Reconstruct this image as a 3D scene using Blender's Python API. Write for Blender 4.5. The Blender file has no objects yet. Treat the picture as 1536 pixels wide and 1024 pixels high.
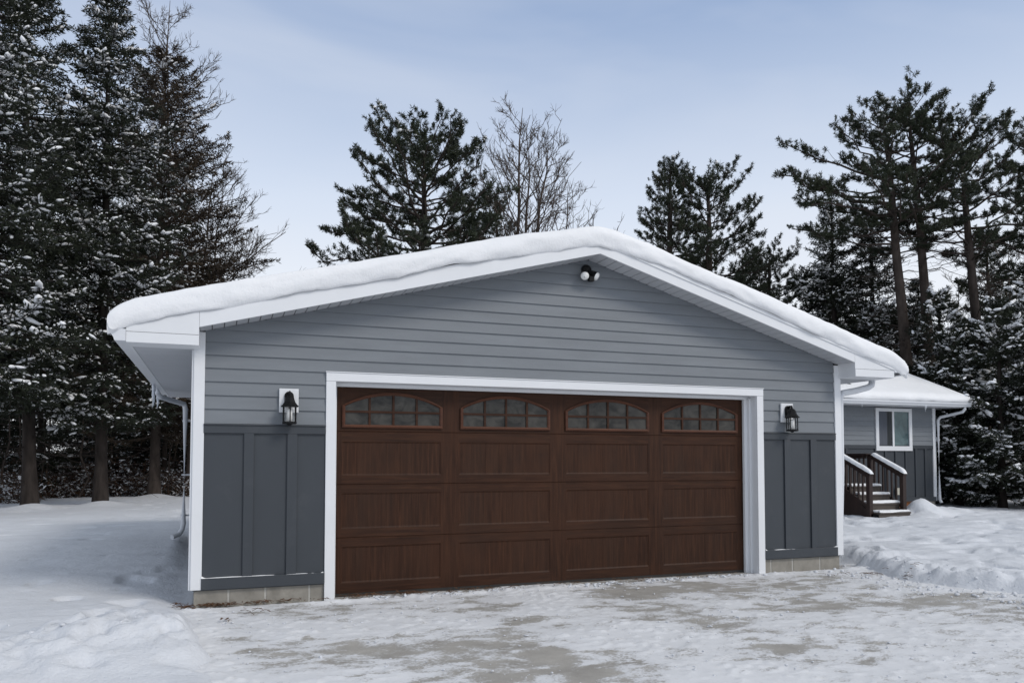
import bpy, math, random
import numpy as np
R_ = math.radians
scene = bpy.context.scene
COL = scene.collection

# ------------------------------------------------------------------ materials
class NT:
    def __init__(self, name):
        m = bpy.data.materials.new(name); m.use_nodes = True
        self.m = m; self.t = m.node_tree; self.n = self.t.nodes; self.l = self.t.links
        self.b = self.n['Principled BSDF']
        self.tc = self.n.new('ShaderNodeTexCoord')
    def add(self, t, **kw):
        n = self.n.new(t)
        for k, v in kw.items():
            if k in n.inputs: n.inputs[k].default_value = v
            else: setattr(n, k, v)
        return n
    def link(self, a, b): self.l.new(a, b)
    def mapping(self, scale, rot=(0, 0, 0)):
        mp = self.add('ShaderNodeMapping'); mp.inputs['Scale'].default_value = scale; mp.inputs['Rotation'].default_value = rot
        self.link(self.tc.outputs['Object'], mp.inputs['Vector']); return mp.outputs['Vector']
    def noise(self, scale=5, detail=4, rough=.55, vec=None, dist=0):
        n = self.add('ShaderNodeTexNoise'); n.inputs['Scale'].default_value = scale; n.inputs['Detail'].default_value = detail
        n.inputs['Roughness'].default_value = rough; n.inputs['Distortion'].default_value = dist
        self.link(vec if vec is not None else self.tc.outputs['Object'], n.inputs['Vector']); return n.outputs['Fac']
    def ramp(self, fac, stops):
        r = self.add('ShaderNodeValToRGB'); e = r.color_ramp.elements
        while len(e) < len(stops): e.new(.5)
        for el, (p, c) in zip(e, stops):
            el.position = p; el.color = (c[0], c[1], c[2], 1) if not isinstance(c, (int, float)) else (c, c, c, 1)
        self.link(fac, r.inputs['Fac']); return r.outputs['Color']
    def mix(self, fac, a, b, mode='MIX'):
        x = self.add('ShaderNodeMix'); x.data_type = 'RGBA'; x.blend_type = mode
        for s, v in ((x.inputs[0], fac), (x.inputs[6], a), (x.inputs[7], b)):
            if isinstance(v, bpy.types.NodeSocket): self.link(v, s)
            elif isinstance(v, (tuple, list)): s.default_value = (v[0], v[1], v[2], 1)
            else: s.default_value = v
        return x.outputs[2]
    def math(self, op, a, b=None, clamp=False):
        x = self.add('ShaderNodeMath'); x.operation = op; x.use_clamp = clamp
        for s, v in zip(x.inputs, (a, b)):
            if v is None: continue
            if isinstance(v, bpy.types.NodeSocket): self.link(v, s)
            else: s.default_value = v
        return x.outputs[0]
    def base(self, c):
        if isinstance(c, bpy.types.NodeSocket): self.link(c, self.b.inputs['Base Color'])
        else: self.b.inputs['Base Color'].default_value = (*c, 1)
    def rough(self, r):
        if isinstance(r, bpy.types.NodeSocket): self.link(r, self.b.inputs['Roughness'])
        else: self.b.inputs['Roughness'].default_value = r
    def bump(self, h, strength=.2, dist=.01):
        x = self.add('ShaderNodeBump'); x.inputs['Strength'].default_value = strength; x.inputs['Distance'].default_value = dist
        self.link(h, x.inputs['Height']); self.link(x.outputs['Normal'], self.b.inputs['Normal'])

def vary(name, c, rough=.5, amt=.12, scale=3, bump=0, bscale=60, spec=.5, stretch=(1, 1, 1), dirt=None):
    t = NT(name); v = t.mapping(stretch)
    n = t.noise(scale, 5, .6, v)
    a = tuple(x * (1 - amt) for x in c); b = tuple(min(1, x * (1 + amt)) for x in c)
    col = t.ramp(n, [(.3, a), (.7, b)])
    if dirt:
        n2 = t.noise(dirt[1], 6, .65); f = t.ramp(n2, [(dirt[2], 0), (min(1, dirt[2] + .2), 1)])
        f = t.math('MULTIPLY', f, dirt[3]); col = t.mix(f, col, dirt[0])
    t.base(col); t.rough(rough); t.b.inputs['Specular IOR Level'].default_value = spec
    if bump: t.bump(t.noise(bscale, 4, .6, v), bump, .004)
    return t.m

M = {}
M['siding'] = vary('siding_grey_paint', (.182, .199, .217), .55, .085, 1.2, .25, 90, .3, (1, 1, 6), ((.15, .16, .18), 1.1, .55, .35))
M['panel'] = vary('dark_slate_paint', (.046, .053, .062), .5, .07, 1.6, .2, 120, .35, (1, 1, .5), ((.075, .08, .088), 2.2, .55, .5))
M['white'] = vary('white_trim_paint', (.72, .735, .755), .42, .025, 2.0, .05, 60, .4, (1, 1, 1), ((.62, .62, .6), 3.0, .62, .35))
M['soffit'] = vary('grey_white_soffit_vinyl', (.50, .515, .54), .45, .03, 2.0, 0, 60, .35)
M['seam'] = vary('soffit_seam', (.12, .12, .13), .8, .1)
M['gutter'] = vary('gutter_aluminium', (.66, .68, .71), .32, .03, 2, 0, 60, .5, (1, 1, 1), ((.55, .54, .5), 4, .6, .4))
M['dark'] = vary('shingle_edge', (.035, .034, .034), .9, .3, 20, .3, 80)
M['black'] = vary('black_metal', (.006, .006, .0065), .5, .2, 8, 0, 60, .22)
M['block'] = vary('concrete_block', (.27, .255, .225), .9, .18, 6, .5, 90, .2, (1, 1, 1), ((.16, .15, .13), 5, .52, .6))
M['mortar'] = vary('mortar', (.40, .39, .36), .95, .12, 20, .4, 120, .2)
M['deckwood'] = vary('dark_stained_lumber', (.026, .014, .011), .55, .3, 10, .3, 60, .4, (1, 1, .15))
M['deckgrey'] = vary('weathered_step_board', (.085, .072, .062), .7, .25, 12, .3, 60, .3, (.2, 1, 1))
M['ply'] = vary('rust_brown_plywood', (.20, .085, .035), .75, .25, 6, .2, 60, .2, (.4, 1, 1))
M['beige'] = vary('beige_plastic', (.50, .48, .41), .5, .05)
M['seal'] = vary('rubber_seal', (.02, .019, .018), .7, .2, 20)
M['lens'] = vary('white_lens', (.80, .80, .78), .25, .03, 10, 0, 60, .6)
M['bark'] = vary('dark_bark', (.034, .028, .025), .95, .45, 9, .9, 26, .15, (1, 1, .25))
M['redbark'] = vary('red_pine_bark', (.056, .045, .039), .95, .45, 7, .9, 22, .15, (1, 1, .3))
M['twig'] = vary('grey_brown_twig', (.085, .068, .058), .9, .3, 8, 0, 60, .15)
M['brown'] = vary('dead_brown_leaves', (.105, .058, .034), .9, .4, 4, 0, 60, .15)
M['curtain'] = vary('window_dark_room', (.012, .016, .02), .5, .2, 3)
M['blind'] = vary('grey_curtain_cloth', (.10, .11, .13), .8, .1, 8, 0, 60, .2, (8, 1, .4))

def wood(name, vert):
    t = NT(name)
    st = (26, 26, 1.6) if vert else (1.6, 26, 26)
    v = t.mapping(st)
    n = t.noise(1.3, 6, .62, v, .4)
    c = t.ramp(n, [(.25, (.017, .0070, .0038)), (.5, (.036, .0150, .0080)), (.72, (.064, .0275, .0142))])
    n2 = t.noise(1.1 if vert else .9, 4, .6, t.mapping((5.5, 1, .5) if vert else (.5, 1, 5)))
    c = t.mix(t.ramp(n2, [(.38, 0), (.72, .6)]), c, (.036, .019, .0125))
    n4 = t.noise(1.7, 5, .65, t.mapping((1, 1, 1)), .6)
    c = t.mix(t.ramp(n4, [(.40, 0), (.68, .45)]), c, (.056, .0225, .0112))
    t.base(c); t.rough(.55); t.b.inputs['Specular IOR Level'].default_value = .16
    t.bump(n, .25, .004)
    return t.m
M['woodv'] = wood('walnut_grain_vertical', True)
M['woodh'] = wood('walnut_grain_horizontal', False)
M['woodred'] = vary('reddish_window_moulding', (.075, .026, .012), .5, .25, 4, .15, 60, .35, (1, 1, 6))

def pane_mat(name, c1, c2, rough, sc=2.0):
    t = NT(name)
    n = t.noise(sc, 5, .6, t.mapping((1.4, 1, 2)), .8)
    t.base(t.ramp(n, [(.35, c1), (.62, c2)])); t.rough(rough)
    t.b.inputs['Specular IOR Level'].default_value = .4
    return t.m
M['pane'] = pane_mat('door_glass_painted_reflections', (.005, .005, .0045), (.048, .045, .039), .28, 3.6)  # blotches in the base colour stand in for tree reflections and dim interior
M['teal'] = pane_mat('window_glass_painted_sky_reflection', (.05, .085, .095), (.10, .165, .175), .05, 1.2)  # greenish sky reflection painted into the pane's base colour

def thin_glass():
    t = NT('clear_lantern_glass')
    out = t.n['Material Output']; t.n.remove(t.b)
    tr = t.add('ShaderNodeBsdfTransparent'); gl = t.add('ShaderNodeBsdfGlossy'); gl.inputs['Roughness'].default_value = .05
    lw = t.add('ShaderNodeLayerWeight'); lw.inputs['Blend'].default_value = .12
    mx = t.add('ShaderNodeMixShader'); mx.inputs[0].default_value = .07; t.link(tr.outputs[0], mx.inputs[1]); t.link(gl.outputs[0], mx.inputs[2])
    t.link(mx.outputs[0], out.inputs['Surface']); return t.m
M['glass'] = thin_glass()

def ice():
    t = NT('clear_ice'); t.base((.86, .9, .95)); t.rough(.08)
    t.b.inputs['Transmission Weight'].default_value = .25; t.b.inputs['IOR'].default_value = 1.31
    return t.m
M['ice'] = ice()

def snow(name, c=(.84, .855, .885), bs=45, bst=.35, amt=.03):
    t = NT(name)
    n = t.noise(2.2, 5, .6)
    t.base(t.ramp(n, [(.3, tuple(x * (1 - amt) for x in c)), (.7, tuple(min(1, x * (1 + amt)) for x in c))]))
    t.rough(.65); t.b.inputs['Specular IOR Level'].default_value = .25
    h = t.math('ADD', t.noise(bs, 5, .65), t.math('MULTIPLY', t.noise(9, 4, .6), 1.5))
    t.bump(h, bst, .012)
    return t.m
M['roofsnow'] = snow('deep_roof_snow', (.82, .83, .845), 42, .4)
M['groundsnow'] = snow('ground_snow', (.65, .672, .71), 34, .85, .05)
M['treesnow'] = snow('branch_snow', (.86, .87, .89), 20, .3)

def needles(name, c1, c2, dust):
    t = NT(name)
    n = t.noise(.9, 4, .6)
    col = t.ramp(n, [(.3, c1), (.7, c2)])
    n3 = t.noise(4.5, 3, .5)
    col = t.mix(t.ramp(n3, [(.45, 0), (.8, .5)]), col, tuple(x * .55 for x in c1))
    if dust:
        g = t.add('ShaderNodeNewGeometry'); s = t.add('ShaderNodeSeparateXYZ'); t.link(g.outputs['Normal'], s.inputs[0])
        up = t.math('ABSOLUTE', s.outputs[2])
        f = t.math('MULTIPLY', t.ramp(up, [(.72, 0), (.95, 1)]), t.ramp(t.noise(2.6, 4, .6), [(.50, 0), (.60, 1)]))
        f = t.math('MULTIPLY', f, dust)
        col = t.mix(f, col, (.72, .74, .78))
    t.base(col); t.rough(.75); t.b.inputs['Specular IOR Level'].default_value = .2
    return t.m
M['spruce'] = needles('spruce_needles', (.011, .0145, .0095), (.030, .036, .021), .35)
M['pine'] = needles('pine_needles', (.022, .030, .019), (.056, .065, .038), .4)
M['larch'] = needles('brownish_needles', (.028, .021, .014), (.058, .041, .026), .25)

def drive_mat():
    t = NT('driveway_concrete_and_snow')
    at = t.add('ShaderNodeAttribute'); at.attribute_name = 'snow_cover'
    s = at.outputs['Fac']
    v = t.mapping((1.0, 1.5, 1), (0, 0, R_(-14)))
    n1 = t.noise(3.0, 9, .70, v, .35)
    n2 = t.noise(42, 4, .6, t.mapping((1, 2.2, 1), (0, 0, R_(-9))))
    k = t.math('ADD', s, t.math('MULTIPLY', t.math('SUBTRACT', n1, .5), 2.5))
    k = t.math('ADD', k, t.math('MULTIPLY', t.math('SUBTRACT', n2, .5), .9))
    f = t.ramp(k, [(.26, .05), (.38, .45), (.50, .95), (.7, 1)])
    con = t.ramp(t.noise(3.2, 6, .65), [(.3, (.27, .255, .232)), (.7, (.41, .39, .355))])
    con = t.mix(t.ramp(t.noise(120, 2, .5), [(.58, 0), (.75, .5)]), con, (.18, .16, .14))
    sn = t.ramp(t.noise(2.4, 5, .6), [(.3, (.66, .67, .69)), (.7, (.74, .75, .77))])
    sn = t.mix(t.ramp(t.noise(14, 5, .7, v), [(.56, 0), (.72, .35)]), sn, (.55, .53, .50))
    t.base(t.mix(f, con, sn)); t.rough(.62); t.b.inputs['Specular IOR Level'].default_value = .3
    h = t.math('ADD', t.math('MULTIPLY', f, .8), t.math('MULTIPLY', n2, .7))
    h = t.math('ADD', h, t.math('MULTIPLY', t.noise(90, 3, .6), .35))
    t.bump(h, .45, .010)
    return t.m
M['drive'] = drive_mat()

# ------------------------------------------------------------------ object helpers
def link(o, parent=None):
    COL.objects.link(o)
    if parent is not None: o.parent = parent
    return o
def props(o, label=None, cat=None, group=None, kind=None):
    if label: o['label'] = label
    if cat: o['category'] = cat
    if group: o['group'] = group
    if kind: o['kind'] = kind
    return o
def thing(name, label, cat, loc=(0, 0, 0), group=None):
    o = bpy.data.objects.new(name, None); o.empty_display_size = .2; o.location = loc
    link(o); return props(o, label, cat, group)

class MB:
    def __init__(s): s.v = []; s.f = []; s.mi = []
    def poly(s, pts, m=0):
        b = len(s.v); s.v += [tuple(p) for p in pts]; s.f.append(tuple(range(b, b + len(pts)))); s.mi.append(m)
    def box(s, x0, x1, y0, y1, z0, z1, m=0):
        b = len(s.v)
        s.v += [(x0, y0, z0), (x1, y0, z0), (x1, y1, z0), (x0, y1, z0), (x0, y0, z1), (x1, y0, z1), (x1, y1, z1), (x0, y1, z1)]
        for f in ((0, 3, 2, 1), (4, 5, 6, 7), (0, 1, 5, 4), (1, 2, 6, 5), (2, 3, 7, 6), (3, 0, 4, 7)):
            s.f.append(tuple(b + i for i in f)); s.mi.append(m)
    def prism(s, xz, y0, y1, m=0):          # polygon in x,z (counter-clockwise seen from -y), extruded y0..y1
        n = len(xz); b = len(s.v)
        s.v += [(x, y0, z) for x, z in xz] + [(x, y1, z) for x, z in xz]
        s.f.append(tuple(b + i for i in range(n))); s.mi.append(m)
        s.f.append(tuple(b + n + i for i in reversed(range(n)))); s.mi.append(m)
        for i in range(n):
            j = (i + 1) % n; s.f.append((b + j, b + i, b + n + i, b + n + j)); s.mi.append(m)
    def prism_x(s, yz, x0, x1, m=0):        # polygon in y,z extruded along x
        n = len(yz); b = len(s.v)
        s.v += [(x0, y, z) for y, z in yz] + [(x1, y, z) for y, z in yz]
        s.f.append(tuple(b + i for i in reversed(range(n)))); s.mi.append(m)
        s.f.append(tuple(b + n + i for i in range(n))); s.mi.append(m)
        for i in range(n):
            j = (i + 1) % n; s.f.append((b + i, b + j, b + n + j, b + n + i)); s.mi.append(m)
    def lathe(s, prof, c, k=12, m=0, rot=0.0):
        b = len(s.v); n = len(prof)
        for r, z in prof:
            for i in range(k):
                a = 2 * math.pi * i / k + rot; s.v.append((c[0] + r * math.cos(a), c[1] + r * math.sin(a), c[2] + z))
        for q in range(n - 1):
            for i in range(k):
                j = (i + 1) % k; s.f.append((b + q * k + i, b + q * k + j, b + (q + 1) * k + j, b + (q + 1) * k + i)); s.mi.append(m)
        s.f.append(tuple(b + i for i in reversed(range(k)))); s.mi.append(m)
        s.f.append(tuple(b + (n - 1) * k + i for i in range(k))); s.mi.append(m)
    def tube(s, pts, r, k=10, m=0, sx=1.0):
        P = np.array([pts], float); rr = np.full((1, len(pts)), r) if np.isscalar(r) else np.array([r], float)
        V, F = tubes(P, rr, k); b = len(s.v); s.v += [tuple(x) for x in V]; s.f += [tuple(int(i) + b for i in f) for f in F]; s.mi += [m] * len(F)
        for ring in (range(k - 1, -1, -1), range((len(pts) - 1) * k, len(pts) * k)):
            s.f.append(tuple(b + i for i in ring)); s.mi.append(m)
    def build(s, name, mats, parent=None, smooth=False, bevel=0, origin=(0, 0, 0)):
        me = bpy.data.meshes.new(name)
        ox, oy, oz = origin
        me.from_pydata([(x - ox, y - oy, z - oz) for x, y, z in s.v], [], s.f)
        if not isinstance(mats, (list, tuple)): mats = [mats]
        for q in mats: me.materials.append(q)
        me.polygons.foreach_set('material_index', s.mi)
        if smooth: me.polygons.foreach_set('use_smooth', [True] * len(s.f))
        me.update()
        o = bpy.data.objects.new(name, me); o.location = origin; link(o, parent)
        if bevel:
            md = o.modifiers.new('edge', 'BEVEL'); md.width = bevel; md.segments = 2; md.limit_method = 'ANGLE'
        return o

def tubes(P, Rr, k):
    P = np.asarray(P, float); N, n, _ = P.shape
    T = np.gradient(P, axis=1); T /= np.linalg.norm(T, axis=2, keepdims=True) + 1e-9
    ref = np.zeros_like(T); ref[..., 2] = 1.0
    vert = np.abs(T[:, :, 2]).mean(1) > .85
    ref[vert] = (1, 0, 0)
    A = np.cross(T, ref); A /= np.linalg.norm(A, axis=2, keepdims=True) + 1e-9
    B = np.cross(T, A)
    a = np.arange(k) * 2 * np.pi / k
    V = P[:, :, None, :] + Rr[:, :, None, None] * (np.cos(a)[None, None, :, None] * A[:, :, None, :] + np.sin(a)[None, None, :, None] * B[:, :, None, :])
    idx = np.arange(N * n * k).reshape(N, n, k)
    i0 = idx[:, :-1, :]; i1 = idx[:, 1:, :]
    F = np.stack([i0, np.roll(i0, -1, 2), np.roll(i1, -1, 2), i1], -1).reshape(-1, 4)
    return V.reshape(-1, 3), F

def npmesh(name, V, F, mats, parent=None, smooth=False, mi=None, attr=None):
    V = np.asarray(V, np.float32); F = np.asarray(F, np.int32); k = F.shape[1]
    me = bpy.data.meshes.new(name)
    me.vertices.add(len(V)); me.vertices.foreach_set('co', V.ravel())
    me.loops.add(F.size); me.loops.foreach_set('vertex_index', F.ravel())
    me.polygons.add(len(F)); me.polygons.foreach_set('loop_start', np.arange(0, F.size, k, dtype=np.int32))
    if not isinstance(mats, (list, tuple)): mats = [mats]
    for q in mats: me.materials.append(q)
    if mi is not None: me.polygons.foreach_set('material_index', np.asarray(mi, np.int32))
    me.polygons.foreach_set('use_smooth', np.full(len(F), smooth))
    if attr is not None:
        a = me.attributes.new(attr[0], 'FLOAT', 'POINT'); a.data.foreach_set('value', np.asarray(attr[1], np.float32))
    me.update(calc_edges=True); me.validate()
    o = bpy.data.objects.new(name, me); link(o, parent); return o

_tab = np.random.RandomState(7).rand(512, 512)
def vn(x, y, seed=0):
    x = np.asarray(x, float) + seed * 17.31; y = np.asarray(y, float) + seed * 9.73
    xi = np.floor(x).astype(int); yi = np.floor(y).astype(int); fx = x - xi; fy = y - yi
    fx = fx * fx * (3 - 2 * fx); fy = fy * fy * (3 - 2 * fy)
    g = lambda a, b: _tab[a % 512, b % 512]
    return (g(xi, yi) * (1 - fx) + g(xi + 1, yi) * fx) * (1 - fy) + (g(xi, yi + 1) * (1 - fx) + g(xi + 1, yi + 1) * fx) * fy
def fbm(x, y, seed=0, o=4, g=.5):
    s = 0; a = 1; t = 0
    for i in range(o):
        s = s + a * vn(x * 2 ** i, y * 2 ** i, seed + i * 3); t += a; a *= g
    return s / t          # 0..1
def sstep(a, b, x):
    t = np.clip((x - a) / (b - a), 0, 1); return t * t * (3 - 2 * t)

# ------------------------------------------------------------------ ground
def drive_inside(x, y):
    """distance (m) into the cleared driveway, negative outside"""
    xl = -1.28 - .10 * np.minimum(y, 0) - .03 * y * y * 0 + .16 * (fbm(y * 1.7, y * 0 + 3, 5) - .5)
    xr = 6.45 + .55 * np.minimum(y + 1.0, 0) * 0 + .28 * (fbm(y * 1.3, y * 0 + 1, 8) - .5) - .45 * np.exp(-((y + 1.1) / .8) ** 2)
    return np.minimum(np.minimum(x - xl, xr - x), .06 - y)

def ground_h(x, y):
    h = .055 + .05 * (fbm(x * .35, y * .35, 1) - .5) + .03 * (fbm(x * 1.4, y * 1.6, 2) - .5) + .012 * (fbm(x * 5, y * 7, 3) - .5) + .010 * (fbm(x * 13, y * 15, 4, 3) - .5) * sstep(9, 5, np.hypot(x, y + 3))
    # wind ripple and old footprints on the left lawn
    h += .028 * (fbm(x * 1.1, y * 3.2, 11, 3) - .5)
    h += .11 * sstep(1.0, 5.0, y) * sstep(-1.0, -1.5, x) * sstep(24, 14, y)
    fp = fbm(x * 2.4, y * 2.4, 21, 2); h -= .05 * sstep(.68, .80, fp) * sstep(30, 12, y)
    # right yard: tracked, lumpy snow
    ry = sstep(6.3, 7.4, x) * sstep(26, 14, x) * sstep(14, 9, y)
    h += ry * (.0 + .10 * (fbm(x * .8, y * 2.0, 31, 4) - .5) + .05 * (fbm(x * 3.0, y * 5.0, 33, 3) - .5))
    h -= ry * .07 * sstep(.58, .72, fbm(x * 2.0, y * 2.6, 36, 2))
    # ploughed bank along the right edge of the driveway
    d = -drive_inside(x, np.minimum(y, .05))
    side = sstep(5.5, 6.2, x)
    wob = .75 + .5 * fbm(x * 1.2, y * 1.2, 41, 3)
    crest = sstep(-.02, .30, d) * (1 - .62 * sstep(.35, 1.3, d)) * wob
    near = sstep(.95, .25, y) * sstep(-12, -3, y) + .0
    h += side * near * .12 * crest
    h += side * near * sstep(0, .2, d) * sstep(1.2, .5, d) * (.13 * (fbm(x * 4.0, y * 4.0, 43, 3) - .5) + .10 * (fbm(x * 10, y * 10, 44, 3) - .5))
    # shovelled heap on the left of the driveway, trailing off to the left
    px = (x + 1.72) / .52; py = (y + 1.42) / .42
    heap = np.exp(-(px * px + py * py)); heap2 = np.exp(-(((x + 2.35) / .8) ** 2 + ((y + 1.95) / .45) ** 2))
    heap3 = np.exp(-(((x + 1.25) / .35) ** 2 + ((y + 1.75) / .35) ** 2))
    lump = .55 * (fbm(x * 3.2, y * 3.2, 51, 3) - .5) + .75 * (fbm(x * 10, y * 10, 53, 4, .6) - .5)
    h += .21 * heap + .12 * heap2 + .07 * heap3 + (heap + heap2 + .8 * heap3) * .17 * lump
    # melt trough beside the garage walls
    lt = sstep(-1.62, -1.30, x) * sstep(-.25, .0, y) * sstep(6.6, 6.1, y) * (x < 0)
    h = h * (1 - lt) + lt * (.02 + .02 * (fbm(x * 9, y * 9, 61, 2) - .5))
    rt = sstep(6.85, 6.5, x) * sstep(.0, .2, y) * sstep(7, 6, y) * (x > 3)
    h = h * (1 - rt) + rt * -.02
    bank = np.exp(-((x - 6.95 - .1 * fbm(y * 2, y * 0, 63)) / .28) ** 2) * sstep(.05, .35, y) * sstep(3.0, 1.0, y)
    h += .07 * bank
    # heap beside the porch steps
    h += .30 * np.exp(-(((x - 14.35) / .42) ** 2 + ((y - 6.15) / .38) ** 2)) * (.8 + .5 * fbm(x * 3, y * 3, 71, 3))
    h += .14 * np.exp(-(((x - 15.3) / .7) ** 2 + ((y - 6.3) / .4) ** 2)) * (.7 + .6 * fbm(x * 3, y * 3, 72, 3))
    # little collars of snow round the left trunks
    for tx, ty in ((-5.27, 14.42), (-3.83, 15.15), (-2.97, 21.25)):
        h += .12 * np.exp(-(((x - tx - .1) / .5) ** 2 + ((y - ty + .2) / .5) ** 2))
    far = sstep(14, 40, np.hypot(x, y)); h += far * .5 * (fbm(x * .05, y * .05, 81, 3) - .5)
    # under the driveway and the buildings
    din = drive_inside(x, y)
    t = sstep(-.16, .10, din)
    h = h * (1 - t) + t * -.05
    inside = ((x > -1.2) & (x < 6.1) & (y > -.02) & (y < 5.9))
    h = np.where(inside, -.05, h)
    return h

def axis(segs):
    out = []
    for a, b, s in segs: out += list(np.arange(a, b - 1e-6, s))
    out.append(segs[-1][1]); return np.array(out)
def grid_faces(nx, ny):
    i = np.arange(nx * ny).reshape(ny, nx)
    return np.stack([i[:-1, :-1], i[:-1, 1:], i[1:, 1:], i[1:, :-1]], -1).reshape(-1, 4)
def build_ground():
    xs = axis([(-420, -60, 40), (-60, -14, 2.5), (-14, -6, .25), (-6, -3.4, .08), (-3.4, -.6, .035), (-.6, 5.6, .25), (5.6, 9.5, .035), (9.5, 17, .06), (17, 28, .18), (28, 60, 2.5), (60, 420, 40)])
    ys = axis([(-420, -60, 40), (-60, -14, 2.5), (-14, -4.5, .3), (-4.5, 1.6, .035), (1.6, 9, .06), (9, 24, .15), (24, 60, 2), (60, 420, 40)])
    X, Y = np.meshgrid(xs, ys); Z = ground_h(X, Y)
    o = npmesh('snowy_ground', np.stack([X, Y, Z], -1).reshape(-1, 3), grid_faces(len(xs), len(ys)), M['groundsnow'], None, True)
    props(o, kind='structure')
    xs = axis([(-1.9, 7.2, .022)]); ys = axis([(-60, -14, 3), (-14, -4.6, .2), (-4.6, .26, .022)])
    X, Y = np.meshgrid(xs, ys)
    th = R_(-8); U = X * math.cos(th) + Y * math.sin(th); W = -X * math.sin(th) + Y * math.cos(th)
    s = .5 + 1.5 * (fbm(U * .8, W * 1.35, 101, 4, .55) - .5) + .55 * (fbm(U * 2.4, W * 5, 105, 3) - .5)
    # wheel path packed white, scoured concrete left of it and by the door on the right
    s += .50 * np.exp(-((X - 2.0 - .06 * Y) / .40) ** 2) * (.8 + .4 * fbm(X * 2, Y * .6, 107, 2))
    s -= .26 * np.exp(-((X - 1.28 - .06 * Y) / .22) ** 2) + .26 * np.exp(-((X - 2.75 - .02 * Y) / .26) ** 2)
    s -= .12 * np.exp(-((X - .75) / .6) ** 2) * sstep(-.3, -1.2, Y)
    s -= .42 * np.exp(-(((X - 4.2) / 1.7) ** 2 + ((Y + .75) / .42) ** 2))
    s -= .30 * np.exp(-(((X - 5.2) / 1.5) ** 2 + ((Y + 1.9) / .35) ** 2))
    s += .26 * np.exp(-(((X - 3.2) / 1.3) ** 2 + ((Y + 3.1) / .7) ** 2)) + .30 * sstep(-2.6, -4.2, Y)
    s += .3 * np.exp(-((Y + .12) / .10) ** 2)                       # ridge left along the door
    s -= .5 * sstep(-.05, .05, Y)
    s += .5 * sstep(.30, -.05, drive_inside(X, np.minimum(Y, -.3)))
    s = .255 + .62 * s
    s = np.clip(s, 0, 1.2)
    lump = fbm(X * 16, Y * 20, 111, 3)
    Z = .0 + .012 * s + .014 * sstep(.3, .9, s) * sstep(.52, .75, lump) + .006 * (fbm(X * 4, Y * 6, 113, 3) - .5)
    Z += .018 * np.exp(-((Y + .12) / .07) ** 2) * sstep(.45, .65, fbm(X * 6, Y * 6, 115, 3))
    o = npmesh('driveway', np.stack([X, Y, Z], -1).reshape(-1, 3), grid_faces(len(xs), len(ys)), M['drive'], None, True, attr=('snow_cover', s.ravel()))
    props(o, kind='structure')
build_ground()

# ------------------------------------------------------------------ garage
XL, XR, XA, ZA = -1.261, 6.135, 2.69, 3.497
SL, SR = .2593, .292
D0, D1 = 0.0, 4.88
YB = 5.95
def zline(x): return ZA - SL * (XA - x) if x < XA else ZA - SR * (x - XA)
def xl_at(z): return max(XL, XA - (ZA - z) / SL)
def xr_at(z): return min(XR, XA + (ZA - z) / SR)
garage = thing('garage', 'grey two-tone garage with wide brown door under a deep snow-covered roof', 'garage', (2.44, 0, 0))
GP = garage
def gbuild(mb, name, mats, parent=None, **kw):
    o = mb.build(name, mats, None, origin=(0, 0, 0), **kw)
    o.parent = parent if parent is not None else garage
    o.matrix_parent_inverse.identity()
    # keep world coordinates: shift mesh by the parent's world offset
    if parent is None: o.location = (-garage.location.x, 0, 0)
    return o
# structural walls
w = MB()
w.prism([(XL + .02, .16), (D0 - .03, .16), (D0 - .03, zline(D0) - .01), (XL + .02, zline(XL) - .01)], .004, .15)
w.prism([(D1 + .03, .16), (XR - .02, .16), (XR - .02, zline(XR) - .01), (D1 + .03, zline(D1) - .01)], .004, .15)
w.prism([(D0 - .03, 2.12), (D1 + .03, 2.12), (D1 + .03, zline(D1) - .012), (XA, ZA - .012), (D0 - .03, zline(D0) - .012)], .006, .148)
w.box(XL + .02, XL + .16, .15, YB, .16, 2.36); w.box(XR - .16, XR - .02, .15, YB, .16, 2.36)
w.prism([(XL + .16, .16), (XR - .16, .16), (XR - .16, 2.3), (XA, ZA - .3), (XL + .16, 2.3)], YB - .15, YB - .001)
w.box(XL - .15, XL + .02, 5.35, YB, .16, 2.34)
gbuild(w, 'wall', M['panel'])
# lap siding: each course a real wedge-shaped board
zs = [1.662, 1.795, 1.92, 2.045, 2.167, 2.286, 2.404, 2.518, 2.633, 2.746, 2.859, 2.977, 3.093, 3.209, 3.325, 3.44, 3.497]
s = MB()
TL, TR = -.0916, 4.9717        # outer edges of the door casing
def course(z0, z1, xa0, xb0, xa1, xb1):
    yb, yt = -.017, -.003
    s.poly([(xa0, yb, z0), (xb0, yb, z0), (xb1, yt, z1), (xa1, yt, z1)])
    s.poly([(xa0, yb, z0), (xa0, 0.005, z0), (xb0, 0.005, z0), (xb0, yb, z0)])
rng = random.Random(3)
for z0, z1 in zip(zs[:-1], zs[1:]):
    a0 = a1 = max(-1.169, xl_at(z0)); b0 = b1 = min(6.044, xr_at(z0))       # ends tuck up behind the raked soffit
    if z0 < 2.16:
        course(z0, z1, a0, TL, a1, TL); course(z0, z1, TR, b0, TR, b1)
    else:
        course(z0, z1, a0, b0, a1, b1)
gbuild(s, 'lap_siding', M['siding'])
# side siding (right and left walls, seen from a step aside)
for x, sg in ((XL + .02, -1), (XR - .02, 1)):
    s2 = MB()
    for i in range(6):
        z0 = 1.662 + i * .12; z1 = z0 + .12
        pts = [(x + sg * .016, .09, z0), (x + sg * .016, YB, z0), (x + sg * .003, YB, z1), (x + sg * .003, .09, z1)]
        s2.poly(pts if sg > 0 else pts[::-1])
        pts = [(x + sg * .016, .09, z0), (x, .09, z0), (x, YB, z0), (x + sg * .016, YB, z0)]
        s2.poly(pts)
    gbuild(s2, 'side_siding', M['siding'])
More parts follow.
